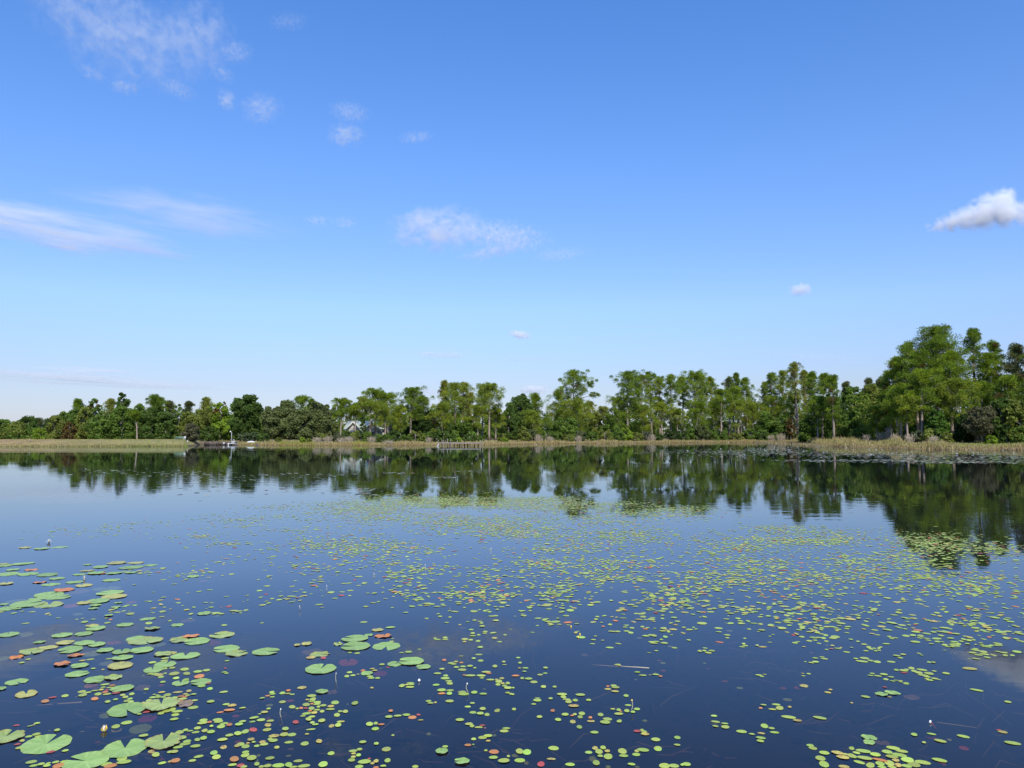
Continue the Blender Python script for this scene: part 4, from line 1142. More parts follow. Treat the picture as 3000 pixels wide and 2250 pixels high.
def big_pad(p, k):
    z = -0.012 - 0.02 * rng.random() if p['sub'] else 0.001 + 0.0008 * (k % 7)
    P, Wd, Ln = size_of(p, z, 0.78, 1.22)
    base = np.array(BIGCOL[p['c']]) * rng.normal(1, 0.07)
    if p['sub']:
        base = base * np.array([0.95, 0.85, 0.8])
    n, rg = 44, (0.0, 0.3, 0.62, 0.86, 1.0)
    if p['notch'] is None:
        na = rng.uniform(0, 2 * math.pi)
        gap = R(rng.choice([2.5, 4, 6, 9]))
    else:
        na = R(p['notch'])
        gap = R(rng.uniform(7, 15))
    a = na + gap + np.arange(n) * (2 * math.pi - 2 * gap) / (n - 1)
    ph = rng.uniform(0, 6.28, 4)
    rim = 1 + 0.02 * np.sin(a * 9 + ph[0]) + 0.012 * np.sin(a * 23 + ph[1])
    if p['c'] in 'dbo':
        rim = rim - np.clip(rng.normal(0.02, 0.045, n), 0, 0.2) - 0.05 * np.clip(np.sin(a * 3 + ph[2]), 0, 1)
    # rounded ears beside the notch
    e = np.minimum(np.arange(n), n - 1 - np.arange(n))
    rim = rim * np.where(e == 0, 0.93, np.where(e == 1, 0.985, 1.0))
    curl = 0.004 if p['c'] in 'gy' else 0.009
    V = [(0, 0, 0)]
    for r in rg[1:]:
        rr = rim * r if r == 1.0 else (r * (0.5 + 0.5 * rim))
        zz = curl * (r ** 3) * (0.4 + 0.7 * np.sin(a * 2 + ph[3]) * np.sin(a * 3 + ph[0])) * (1 if not p['sub'] else 0.5)
        V += list(zip(rr * np.cos(a) * Wd / 2, rr * np.sin(a) * Ln / 2, np.maximum(zz, -0.0015)))
    t = [(0, 1 + i, 2 + i) for i in range(n - 1)]
    q = []
    cols = [base * rng.normal(1, 0.05) for _ in t]
    for k2 in range(len(rg) - 2):
        for i in range(n - 1):
            o = 1 + k2 * n
            q.append((o + i, o + n + i, o + n + i + 1, o + i + 1))
    sect = 1 + 0.10 * np.sin(np.arange(n) * 1.7 + ph[1]) * (np.arange(n) % 4 == 0) + rng.normal(0, 0.025, n)
    edge = np.array((0.34, 0.17, 0.05)) if p['c'] in 'dyo' else base * np.array([1.25, 0.85, 0.8])
    qc = []
    for k2 in range(len(rg) - 2):
        for i in range(n - 1):
            c = base * sect[i]
            if k2 == len(rg) - 3:
                m = 0.6 * rng.random() if p['c'] in 'dyo' else 0.12
                c = c * (1 - m) + edge * m
            qc.append(c)
    # spread: quads first, then triangles
    o = mesh('lily_pad', np.array(V), [np.array(q), np.array(t)], M['bigpad'], cols=np.clip(np.array(qc + cols), 0.01, 0.8), smooth=True)
    o.location = tuple(P)
    o.rotation_euler = (0, 0, -math.atan2(P[0], P[1]))
    return o


def small_geo(n, P, Wd, Ln, ang, tilt, seed_r, ns=14):
    """n thin shallow leaves; returns V (n*(ns+1),3) and faces"""
    a = np.arange(ns) * 2 * math.pi / ns
    rr = 1 + seed_r[:, None] * np.sin(a[None] * 2 + seed_r[:, None] * 90) + 0.6 * seed_r[:, None] * np.sin(a[None] * 5 + seed_r[:, None] * 170)
    x = rr * np.cos(a)[None] * Wd[:, None] / 2
    y = rr * np.sin(a)[None] * Ln[:, None] / 2
    x = np.concatenate([np.zeros((n, 1)), x], 1)
    y = np.concatenate([np.zeros((n, 1)), y], 1)
    z = x * tilt[:, :1] + y * tilt[:, 1:]
    z[:, 1:] += 0.0012 * np.abs(np.sin(a * 1.0 + 0.5))[None]
    z = z - np.minimum(z.min(1, keepdims=True), 0)
    c, s = np.cos(ang)[:, None], np.sin(ang)[:, None]
    V = np.stack([P[:, :1] + x * c - y * s, P[:, 1:2] + x * s + y * c, P[:, 2:] + z], -1).reshape(-1, 3)
    i = (np.arange(n) * (ns + 1))[:, None]
    t = np.stack([np.broadcast_to(i, (n, ns)), i + 1 + np.arange(ns)[None], i + 1 + (np.arange(ns)[None] + 1) % ns], -1).reshape(-1, 3)
    return V, t


def pad_colour(code, sub, n):
    base = np.array(PCOL[code])
    c = np.clip(base * rng.normal(1, 0.10, (n, 1)) * rng.normal(1, 0.05, (n, 3)), 0.01, 0.8)
    return c * 0.9 if sub else c


PM = [('the magenta sunken leaf', 432, 2106), ('the yellow lily bud', 305, 2138), ('the leftmost big notched pad', 135, 2180), ('the big pad cut by the bottom edge', 251, 2232),
      ('the brown rotting pad', 543, 2062), ('the round orange red pad', 742, 2138), ('the round orange pad', 686, 2224), ('the slanting white stem', 822, 2090),
      ('the lone notched pad', 940, 1960), ('the curved white stem', 1370, 2015), ('the blue green notched pad', 1353, 2229), ('the round red pad', 1585, 2239),
      ('the yellow flower spike', 1852, 2065), ('the pale floating stick', 1820, 1952), ('the grey sunken pad', 2670, 2043), ('the white flower bud', 2725, 2117),
      ('the dense raft of pads', 2620, 2225), ('the overlapping big pads', 1040, 1875), ('the purple sunken pad', 1115, 1974), ('the long orange pad', 672, 2080),
      ('the yellow orange oval pad', 1447, 2202), ('the red pad at centre right', 1866, 2141), ('the brown sunken pad', 2586, 2177), ('the reddish sunken pad', 2824, 2192),
      ('the floating pink lily bud', 247, 1696), ('the white lily flower', 143, 1590), ('the torn yellow pad', 77, 2033), ('the sunken brown oval pad', 228, 1733),
      ('the right edge of the picture', 3000, 1990), ('the left edge of the picture', 0, 1800), ('the small orange pad', 1145, 2082), ('the round orange yellow pad', 278, 2047),
      ('the four leaf cluster', 2070, 1908), ('the chewed yellow pad', 2355, 2009), ('the two stacked green pads', 2228, 2166), ('the long green pad', 2310, 2101)]

bigs = read_pads(BIG)
CW = {'g': 'green', 'y': 'yellowish', 'o': 'orange', 'r': 'red', 'p': 'purple', 'd': 'ragged', 'b': 'brown'}


def big_look(p):
    s = 'very large' if p['w'] > 90 else 'large' if p['w'] > 52 else 'medium'
    return f"{s} {'sunken ' if p['sub'] else ''}{CW[p['c']]} {'notched ' if p['notch'] is not None else ''}lily pad"


words = place_words([(p['px'], p['py'], big_look(p)) for p in bigs], PM, 2.0)
for k, (p, wd) in enumerate(zip(bigs, words)):
    tag(big_pad(p, k), wd, 'lily pad', 'large lily pads')

smalls = read_pads(SMALL)
smalls.sort(key=lambda p: -p['w'] * p['h'])


def small_look(p):
    a = p['w'] / max(p['h'], 1)
    s = 'slim' if a > 3.3 else 'oval' if a > 2.2 else 'round'
    return f"{'sunken ' if p['sub'] else ''}{CW[p['c']]} {s} small pad"


def small_arr(ps):
    P, Wd, Ln = [], [], []
    for p in ps:
        z = -0.012 - 0.02 * rng.random() if p['sub'] else 0.0006 + 0.0026 * rng.random()
        a, b, c = size_of(p, z, 0.42, 1.7)
        P.append(a)
        Wd.append(b)
        Ln.append(c)
    return np.array(P), np.array(Wd), np.array(Ln)


own = smalls[:300]
P, Wd, Ln = small_arr(own)
words = place_words([(p['px'], p['py'], small_look(p)) for p in own], PM, 2.0)
for k, p in enumerate(own):
    V, t = small_geo(1, np.zeros((1, 3)), Wd[k:k + 1], Ln[k:k + 1], np.array([rng.normal(0, 0.12)]), rng.normal(0, 0.012, (1, 2)), np.abs(rng.normal(0.0, 0.02, 1)), 22)
    c = pad_colour(p['c'], p['sub'], 1)
    cc = np.repeat(c, len(t), 0) * rng.normal(1, 0.03, (len(t), 1))
    if p['c'] == 'y':
        k2 = rng.random(len(t)) < 0.25
        cc[k2] = np.array([0.3, 0.17, 0.06])
    o = mesh('watershield_pad', V, t, M['pad'], cols=np.clip(cc, 0.01, 0.8), smooth=True)
    o.location = tuple(P[k])
    o.rotation_euler = (0, 0, -math.atan2(P[k][0], P[k][1]))
    tag(o, words[k], 'floating leaf', 'small floating leaves')

# the rest of the small leaves: those traced and the thousands farther out, as one mass
rest = smalls[300:]
P0, W0, L0 = small_arr(rest)
C0 = np.concatenate([pad_colour(p['c'], p['sub'], 1) for p in rest])

# where the leaves gather, as rafts on the water: centre column, row, half extents (photo pixels), how full
RAFT = [(1290, 1470, 330, 22, .95), (1600, 1475, 330, 22, .85), (1060, 1490, 230, 26, .65), (1900, 1500, 260, 30, .5), (1330, 1530, 400, 40, .42), (1700, 1560, 380, 40, .48), (1000, 1590, 190, 26, .42),
        (1150, 1600, 260, 30, .30), (2350, 1552, 130, 14, .95), (2440, 1575, 140, 22, .7), (2250, 1590, 260, 40, .36), (2800, 1600, 150, 34, .75), (2700, 1580, 90, 30, .8), (2930, 1620, 110, 34, .5), (2600, 1640, 260, 34, .4),
        (1640, 1610, 130, 20, .6), (1850, 1640, 130, 20, .55), (1560, 1650, 160, 24, .5), (1760, 1680, 130, 24, .5), (1870, 1690, 110, 20, .6), (1230, 1690, 70, 24, .75), (1190, 1710, 90, 24, .6), (1250, 1735, 60, 20, .6),
        (1350, 1745, 120, 22, .85), (1450, 1750, 90, 20, .7), (1290, 1775, 60, 22, .5), (1500, 1700, 120, 26, .5), (1600, 1725, 130, 26, .65), (1690, 1770, 90, 20, .5), (1640, 1650, 90, 24, .45), (1860, 1770, 110, 30, .75),
        (1960, 1745, 110, 22, .85), (2020, 1730, 60, 30, .8), (2120, 1705, 140, 22, .7), (2280, 1700, 130, 26, .65), (2080, 1680, 120, 22, .45), (2210, 1660, 150, 24, .4), (2330, 1735, 120, 26, .45), (2400, 1690, 110, 34, .4),
        (2440, 1800, 110, 34, .5), (2400, 1830, 70, 30, .6), (2170, 1790, 80, 26, .55), (2080, 1790, 60, 16, .4), (2650, 1700, 140, 30, .6), (2790, 1720, 90, 22, .7), (2880, 1735, 120, 30, .5), (2730, 1750, 110, 14, .6),
        (2960, 1790, 60, 30, .5), (2860, 1830, 110, 36, .6), (2780, 1870, 100, 34, .45), (2640, 1660, 150, 30, .45), (2540, 1680, 120, 30, .3), (2920, 1690, 110, 30, .5), (2560, 1730, 70, 30, .35), (2510, 1800, 60, 24, .5),
        (2880, 1920, 70, 22, .5), (600, 1660, 130, 30, .10), (780, 1610, 150, 30, .16), (900, 1670, 110, 40, .22), (980, 1730, 60, 30, .25), (760, 1760, 110, 50, .14), (560, 1690, 60, 16, .3), (400, 1780, 130, 24, .25),
        (350, 1810, 110, 16, .22), (420, 1700, 200, 60, .04), (300, 1550, 300, 30, .05), (700, 1530, 260, 40, .10), (560, 1570, 200, 30, .07), (120, 1800, 110, 20, .12), (620, 1800, 90, 30, .16), (2950, 1880, 60, 20, .4),
        (2100, 1620, 500, 70, .12), (2500, 1760, 480, 60, .07), (1500, 1800, 500, 60, .03), (1100, 1660, 160, 60, .12), (1050, 1640, 80, 40, .3), (2000, 1840, 300, 40, .05)]
gx, gy, gr = [], [], []
for cx, cy, hx, hy, full in RAFT:
    pc = on_water(cx, cy)
    d = pc[1]
    area = (2 * hx * d / F) * (abs(on_water(cx, cy - hy)[1] - on_water(cx, cy + hy)[1])) * 0.8
    npad = int(full * area / 0.0034 * 0.74)
    # leaves grow in short strings: seed points with a few leaves round each
    ns = max(3, npad // 15)
    tx = rng.normal(0, 0.42, ns)
    ty = rng.normal(0, 0.42, ns)
    sx, sy = cx + tx * hx, cy + ty * hy
    w8 = rng.gamma(0.55, 1.0, ns)
    pick_ = rng.choice(ns, npad, p=w8 / w8.sum())
    q0 = np.array([on_water(a, b)[:2] for a, b in zip(sx, np.maximum(sy, 1440))])
    off = rng.normal(0, 1, (npad, 2)) * np.array([0.26, 0.22]) * rng.uniform(0.3, 1.8, (npad, 1)) * (0.7 + d / 26)
    gx.append(q0[pick_] + off)
G = np.concatenate(gx)
# keep the leaves apart so that they raft edge to edge instead of piling up
cell, keep, used = 0.054, [], set()
for i_, (a, b) in enumerate(G):
    kx, ky = int(a / cell), int(b / (cell * 0.92))
    if (kx, ky) in used and rng.random() > 0.12:
        continue
    used.add((kx, ky))
    keep.append(i_)
G = G[keep]
pp = px_of(G[:, 0], G[:, 1])
ok = (G[:, 1] > 3.6) & (np.abs(G[:, 0]) < G[:, 1] * 0.9)
G = G[ok]
n = len(G)
P1 = np.column_stack([G, 0.0006 + 0.003 * rng.random(n)])
W1 = np.clip(rng.normal(0.061, 0.018, n), 0.025, 0.11)
L1 = W1 * rng.uniform(0.45, 0.85, n)
code = rng.choice(list('gyor'), n, p=[0.83, 0.11, 0.04, 0.02])
C1 = np.empty((n, 3))
for ch in 'gyor':
    k = code == ch
    C1[k] = pad_colour(ch, False, int(k.sum()))
Pa, Wa, La, Ca = np.vstack([P0, P1]), np.concatenate([W0, W1]), np.concatenate([L0, L1]), np.vstack([C0, C1])
n = len(Pa)
ang = np.concatenate([-np.arctan2(P0[:, 0], P0[:, 1]), rng.uniform(0, math.pi, len(P1))])
V, t = small_geo(n, Pa, Wa, La, ang, rng.normal(0, 0.012, (n, 2)), np.abs(rng.normal(0, 0.02, n)), 10)
print('small leaves', n)
o = mesh('watershield_leaves', V, t, M['pad'], cols=np.repeat(Ca, 10, 0), smooth=True)
tag(o, 'thousands of small yellow green watershield leaves floating across the lake', 'floating leaves', kind='stuff')

# lily pads off the right shore and a few strips under the tree reflections, too many and too thin to tell apart
rows_, n = [], 5200
band = [(2050, 1322, 190, 7), (2200, 1330, 200, 9), (2330, 1324, 160, 9), (2480, 1334, 190, 9), (2620, 1330, 150, 8), (2750, 1340, 170, 9), (2900, 1338, 150, 9), (3050, 1340, 150, 10), (2300, 1310, 180, 7), (2250, 1318, 120, 6), (2550, 1350, 330, 4), (2850, 1354, 250, 5)]
for cx, cy, hx, hy in band:
    m = 380
    px = cx + rng.normal(0, 0.5, m) * hx
    py = np.maximum(cy + rng.normal(0, 0.5, m) * hy, 1301)
    rows_ += [(a, b, 0.24) for a, b in zip(px, py)]
for cx, cy, hx, hy, m in [(330, 1382, 240, 10, 70), (560, 1390, 160, 9, 60), (640, 1402, 120, 12, 60), (900, 1392, 160, 8, 40), (1150, 1386, 60, 3, 30), (1300, 1400, 60, 3, 20), (1380, 1380, 50, 3, 12), (700, 1440, 260, 20, 30), (1090, 1440, 160, 10, 20)]:
    px = cx + rng.normal(0, 0.5, m) * hx
    py = cy + rng.normal(0, 0.5, m) * hy
    rows_ += [(a, b, 0.17) for a, b in zip(px, py)]
Pb = np.array([on_water(a, b) for a, b, _ in rows_])
Wb = np.array([r_[2] for r_ in rows_]) * rng.uniform(0.6, 1.25, len(rows_))
ok = np.hypot(Pb[:, 0], Pb[:, 1]) < shore_r(np.arctan2(Pb[:, 0], Pb[:, 1])) - 0.3
Pb, Wb = Pb[ok], Wb[ok]
n = len(Pb)
Pb[:, 2] = 0.003 + 0.008 * rng.random(n)
V, t = small_geo(n, Pb, Wb, Wb * rng.uniform(0.8, 1.0, n), rng.uniform(0, 3.1, n), rng.normal(0, 0.03, (n, 2)), np.abs(rng.normal(0, 0.02, n)), 10)
cb_ = np.clip(np.array([0.29, 0.30, 0.18]) * rng.normal(1, 0.15, (n, 1)) * rng.normal(1, 0.05, (n, 3)), 0.02, 0.6)
rd = rng.random(n) < 0.12
cb_[rd] = np.array([0.3, 0.16, 0.09])
o = mesh('distant_lily_pads', V, t, M['pad'], cols=np.repeat(cb_, 10, 0), smooth=True)
tag(o, 'thin bands of lily pads lying off the far shores', 'lily pads', kind='stuff')

# sunken weed: brown strands hanging in the dark water near the camera
n = 260
cx = rng.uniform(-100, 3100, 70)
cy = rng.uniform(1840, 2330, 70)
kk = rng.integers(0, 70, n)
px, py = cx[kk] + rng.normal(0, 75, n), np.clip(cy[kk] + rng.normal(0, 30, n), 1800, 2420)
b = MB()
for x_, y_ in zip(px, py):
    z_ = -rng.uniform(0.12, 0.4)
    p = on_water(x_, y_, z_)
    a = rng.normal(0.35, 0.6)
    L_ = rng.uniform(0.08, 0.35)
    dv = np.array([math.cos(a), math.sin(a) * 1.2, rng.normal(-0.1, 0.25)]) * L_
    m_ = p + dv * 0.5 + rng.normal(0, 0.03, 3)
    e_ = p + dv
    m_[2], e_[2] = min(m_[2], -0.02), min(e_[2], -0.02)
    b.tube([p, m_, e_], [0.004, 0.007, 0.003], 4, cap=False)
M['weed'] = plain_mat('sunken_weed', (0.05, 0.034, 0.024), (0.10, 0.065, 0.045), 3, 0.9, 0.1)
tag(b.build('sunken_weed', M['weed']), 'faint brown strands of weed under the dark water', 'water weed', kind='stuff')

# ---------------------------------------------------------------- docks, house and small things on the far shore
def part_posts(root, pts, r, mat, n=7):
    for (x, y, z0, z1) in pts:
        b = MB()
        b.tube([(x, y, z0), (x, y, (z0 + z1) / 2), (x, y, z1)], [r, r, r * 0.96], n)
        b.build('post', mat, root)


# the long dock at centre, parallel to the shore
D0 = on_water(1284, 1307)
D1 = on_water(1414, 1305)
root = empty('wooden_dock', (D0[0], D0[1], 0))
LX = D1[0] - D0[0]
bd = MB()
nbd = 46
for k in range(nbd):
    x0 = LX * k / nbd
    bd.box(x0 + 0.008, x0 + LX / nbd - 0.008, 0, 1.5, 0.47 + rng.uniform(-.006, .006), 0.51)
bd.build('deck', M['grey_wood'], root)
bm = MB()
bm.box(0, LX, -0.04, 0.0, 0.33, 0.49)
bm.box(0, LX, 1.5, 1.54, 0.33, 0.49)
bm.build('beam', M['grey_wood'], root)


def zat(py, Y):
    return float(at_depth(1300, py, Y)[2])


posts = [(1284, 1289), (1292, 1288), (1300, 1288), (1308, 1285), (1321, 1287), (1338, 1289), (1407, 1290), (1413, 1288)]
YD = D0[1]
pp_ = []
for k, (px, top) in enumerate(posts):
    x = at_depth(px, 1300, YD)[0] - D0[0]
    pp_.append((x, -0.13 if k % 2 == 0 else 1.62, -0.7, zat(top, YD)))
part_posts(root, pp_, 0.045, M['grey_wood'])
for k, px in enumerate((1318, 1330, 1345, 1353, 1360, 1369, 1378, 1390, 1400)):
    x = at_depth(px, 1300, YD)[0] - D0[0]
    b = MB()
    b.tube([(x, 0.1 + 0.4 * (k % 3), -0.7), (x, 0.1 + 0.4 * (k % 3), 0.46)], 0.075, 7)
    b.build('pile', M['dark_wood'], root)
b = MB()
b.box(-0.12, 0.12, -0.05, 0.10, 0.02, 0.34)
b.box(-0.20, 0.0, -0.07, 0.12, -0.08, 0.10)
b.build('float_block', M['white'], root)
tag(root, 'long weathered grey wooden dock with tall posts on the far shore', 'dock')

# the low dark landing at left with its lamp post
C0_ = on_water(600, 1304)
YL = C0_[1]
m1 = YL / F
root = empty('boat_landing', (C0_[0], C0_[1], 0))
bd = MB()
for k in range(14):
    bd.box(-0.1 + k * 0.15, 0.04 + k * 0.15, 0, 1.9, 0.50, 0.55)
bd.build('deck', M['dark_wood'], root)
sd_ = MB()
sd_.box(-0.1, 2.0, -0.05, 0.0, 0.05, 0.52)
for k in range(5):
    sd_.box(0.9 + k * 0.2, 1.0 + k * 0.2, -0.08, -0.05, -0.3, 0.5)
sd_.build('skirt', M['dark_wood'], root)
part_posts(root, [(-0.05, 0.05, -0.6, 0.8), (1.95, 0.05, -0.6, 0.72), (0.9, 0.05, -0.6, 0.66)], 0.07, M['dark_wood'])
tag(root, 'low dark timber landing at the water left of the lamp post', 'dock')

b = MB()
b.box(0, 5.4, 0, 0.12, 0.0, 0.55)
for k in range(8):
    b.tube([(0.1 + k * 0.72, -0.06, -0.3), (0.1 + k * 0.72, -0.06, 0.66)], 0.06, 6)
o = b.build('retaining_wall', M['dark_wood'])
o.location = (at_depth(600, 1300, YL + 2.6)[0], YL + 2.6, 0.02)
tag(o, 'low dark timber retaining wall behind the landing and lamp post', 'retaining wall')

x = at_depth(678, 1300, YL + 0.6)[0]
root = empty('lamp_post', (x, YL + 0.6, 0))
b = MB()
b.tube([(0, 0, -0.3), (0, 0, 1.2), (0, 0, 2.15)], [0.05, 0.042, 0.035], 8)
b.tube([(0, 0, 2.12), (-0.16, 0, 2.18)], 0.022, 6)
b.build('pole', M['metal'], root)
b = MB()
zz = np.linspace(-1, 1, 9)
b.tube([(-0.2, 0, 2.22 + 0.115 * s) for s in zz], 0.115 * np.sqrt(np.maximum(0.02, 1 - zz ** 2)), 12)
b.build('lamp', M['lampglass'], root, smooth=True)
b = MB()
b.box(-0.10, 0.10, -0.1, 0.1, -0.2, 0.12)
b.build('base', M['grey_wood'], root)
tag(root, 'slim grey lamp post with a white globe beside the landing', 'lamp post')

x = at_depth(672, 1300, YL)[0]
root = empty('floating_dock', (x, YL - 0.1, 0))
b = MB()
b.box(-0.2, 0.78, 0, 1.5, 0.18, 0.30)
b.build('deck', M['metal'], root)
b = MB()
b.box(0.2, 0.74, 0.35, 1.05, 0.32, 0.62)
b.tube([(0.22, 0.7, 0.62), (0.47, 0.7, 0.95), (0.74, 0.7, 0.62)], 0.05, 6)
b.build('dock_box', M['metal'], root)
b = MB()
b.box(-0.24, -0.04, -0.04, 0.4, -0.1, 0.32)
b.build('float_block', M['white'], root)
b = MB()
b.box(0.8, 1.45, 0.1, 0.4, 0.12, 0.22)
b.build('gangplank', M['grey_wood'], root)
tag(root, 'small grey floating dock with a box under the lamp post', 'dock')

b = MB()
b.tube([(0, 0, 0), (0, 0, 0.16), (0, 0, 0.32)], [0.12, 0.13, 0.14], 10)
b.tube([(0, 0, 0.32), (0, 0, 0.35)], [0.15, 0.15], 10)
o = b.build('bucket', M['white'])
xb = at_depth(656, 1300, YL + 0.4)[0]
o.location = (xb, YL + 0.4, 0.1)
tag(o, 'white bucket between the dark landing and the floating dock', 'bucket')

# boat drawn up on the bank, stump, bench and sign on the dam
p = land(736, 4.0)
root = empty('rowing_boat', p)
V, q = [], []
for i_, xx in enumerate(np.linspace(-0.75, 0.75, 9)):
    wdt = 0.30 * (1 - abs(xx / 0.8) ** 2.4)
    for j_, aa in enumerate(np.linspace(0, math.pi, 7)):
        V.append((xx, wdt * math.cos(aa), 0.05 + 0.28 * math.sin(aa) * (1 - abs(xx / 0.85) ** 3)))
q = [(i_ * 7 + j_, (i_ + 1) * 7 + j_, (i_ + 1) * 7 + j_ + 1, i_ * 7 + j_ + 1) for i_ in range(8) for j_ in range(6)]
mesh('hull', V, np.array(q), M['white'], root, smooth=True)
b = MB()
b.tube([(-0.72, 0, 0.1), (0, 0, 0.35), (0.72, 0, 0.1)], 0.02, 5)
b.build('keel', M['metal'], root)
tag(root, 'small white boat turned upside down on the bank', 'boat')

p = on_water(752, 1304)
b = MB()
b.tube([(0, 0, -0.4), (0.02, 0, 0.1), (0.03, 0, 0.3)], [0.17, 0.15, 0.12], 8)
b.tube([(0.22, 0.05, -0.4), (0.25, 0.05, 0.14)], [0.12, 0.09], 7)
o = b.build('tree_stump', M['dark_wood'])
o.location = tuple(p)
tag(o, 'dark broken stump standing at the waterline of the grassy bank', 'stump')

p = land(527, 10.0)
root = empty('bench', p)
b = MB()
b.box(-0.85, 0.85, -0.2, 0.2, 0.20, 0.26)
b.build('seat', M['greenpaint'], root)
b = MB()
b.box(-0.85, 0.85, 0.18, 0.22, 0.30, 0.5)
b.build('backrest', M['greenpaint'], root)
for xx in (-0.7, 0.7):
    b = MB()
    b.box(xx - 0.04, xx + 0.04, -0.18, 0.22, -0.1, 0.2)
    b.build('leg', M['greenpaint'], root)
tag(root, 'low pale green bench on the end of the dam', 'bench')

p = land(541, 9.4)
root = empty('garden_chair', p)
for nm, bx in (('seat', (-0.16, 0.16, -0.16, 0.16, 0.16, 0.2)), ('backrest', (-0.16, 0.16, 0.12, 0.16, 0.2, 0.5))):
    b = MB()
    b.box(*bx)
    b.build(nm, M['white'], root)
for xx in (-0.13, 0.13):
    for yy in (-0.13, 0.13):
        b = MB()
        b.box(xx - 0.025, xx + 0.025, yy - 0.025, yy + 0.025, -0.05, 0.16)
        b.build('leg', M['white'], root)
tag(root, 'white garden chair beside the green bench on the dam', 'chair')
p = land(550, 7.0)
b = MB()
b.tube([(0, 0, -0.1), (0, 0, 0.12), (0, 0, 0.24)], [0.09, 0.10, 0.105], 10)
o = b.build('bucket', M['white'])
o.location = tuple(p)
tag(o, 'white bucket on the grass at the tip of the dam', 'bucket')
p = land(88, 3.4)
b = MB()
b.tube([(0, 0, -0.2), (0.01, 0, 0.3), (0.02, 0, 0.62)], [0.035, 0.035, 0.03], 6)
o = b.build('marker_stake', M['grey_wood'])
o.location = tuple(p)
tag(o, 'short pale stake standing on the slope of the dam', 'stake')
for k, (px, hh, w_) in enumerate(((905, 0.62, 'left of two pale posts under the live oaks'), (943, 0.8, 'right of two pale posts under the live oaks'))):
    p = land(px, 5.5)
    b = MB()
    b.tube([(0, 0, -0.2), (0, 0, 0.4), (0, 0, hh)], 0.075, 7)
    o = b.build('fence_post', M['white'])
    o.location = tuple(p)
    tag(o, w_, 'post', 'pale posts under the live oaks')

# the pale house with a teal roof among the pines
YH = 143.0
hx0, hx1 = at_depth(1006, 1255, YH)[0], at_depth(1132, 1255, YH)[0]
zr, ze, zb = zat(1234, YH), zat(1256, YH), 0.9
root = empty('house', ((hx0 + hx1) / 2, YH, zb))
Lh = hx1 - hx0
hr, he = zr - zb, ze - zb
b = MB()
b.box(-Lh / 2 + .3, Lh / 2 - .3, 0.5, 7.0, -0.3, he)
b.add([(-Lh / 2 + .3, 0.5, he), (-Lh / 2 + .3, 7, he), (-Lh / 2 + .3, 3.75, hr - .15), (Lh / 2 - .3, 0.5, he), (Lh / 2 - .3, 7, he), (Lh / 2 - .3, 3.75, hr - .15)], (), [(0, 2, 1), (3, 4, 5)])
b.build('wall', M['wall'], root)
b = MB()


def slab(mb, p4, th):
    p4 = np.array(p4, float)
    nn = np.cross(p4[1] - p4[0], p4[3] - p4[0])
    nn = nn / np.linalg.norm(nn) * th
    mb.add(np.vstack([p4, p4 + nn]), [(0, 3, 2, 1), (4, 5, 6, 7), (0, 1, 5, 4), (1, 2, 6, 5), (2, 3, 7, 6), (3, 0, 4, 7)])


slab(b, [(-Lh / 2, 0.0, he - .15), (Lh / 2, 0.0, he - .15), (Lh / 2, 3.75, hr), (-Lh / 2, 3.75, hr)], 0.12)
slab(b, [(Lh / 2, 7.5, he - .15), (-Lh / 2, 7.5, he - .15), (-Lh / 2, 3.75, hr), (Lh / 2, 3.75, hr)], 0.12)
b.build('roof', M['roof'], root)
for gx_, gw in ((-1.9, 1.6), (1.6, 1.7)):
    gz = hr - 0.1
    b = MB()
    b.box(gx_ - gw + .2, gx_ + gw - .2, -1.3, 0.5, -0.3, he - 0.35)
    b.add([(gx_ - gw + .2, -1.3, he - .35), (gx_ + gw - .2, -1.3, he - .35), (gx_, -1.3, gz - .1)], (), [(0, 1, 2)])
    b.build('gable_wall', M['wall'], root)
    b = MB()
    slab(b, [(gx_ - gw, -1.7, he - .55), (gx_, -1.7, gz), (gx_, 3.0, gz), (gx_ - gw, 3.0, he - .55)], -0.1)
    slab(b, [(gx_, -1.7, gz), (gx_ + gw, -1.7, he - .55), (gx_ + gw, 3.0, he - .55), (gx_, 3.0, gz)], -0.1)
    b.build('gable_roof', M['roof'], root)
    b = MB()
    for sg in (-1, 1):
        b.tube([(gx_ + sg * gw, -1.74, he - .58), (gx_, -1.74, gz - .03)], 0.10, 4)
    b.build('gable_trim', M['white'], root)
    wn = MB()
    wn.box(gx_ - .45, gx_ + .45, -1.34, -1.3, 0.5, 1.4)
    fr_ = wn.build('window', M['white'], root)
    pn = MB()
    pn.box(gx_ - .37, gx_ + .37, -1.36, -1.34, 0.57, 1.33)
    pn.build('pane', M['glass'], fr_)
b = MB()
b.box(Lh / 2 - 2.2, Lh / 2 - 2.05, -0.9, -0.75, -0.3, he - .1)
b.box(Lh / 2 - 0.75, Lh / 2 - 0.6, -0.9, -0.75, -0.3, he - .1)
b.box(Lh / 2 - 2.3, Lh / 2 - 0.5, -0.95, -0.7, he - .1, he + .05)
b.build('porch', M['white'], root)
tag(root, 'pale house with a teal gabled roof behind the pines', 'house')

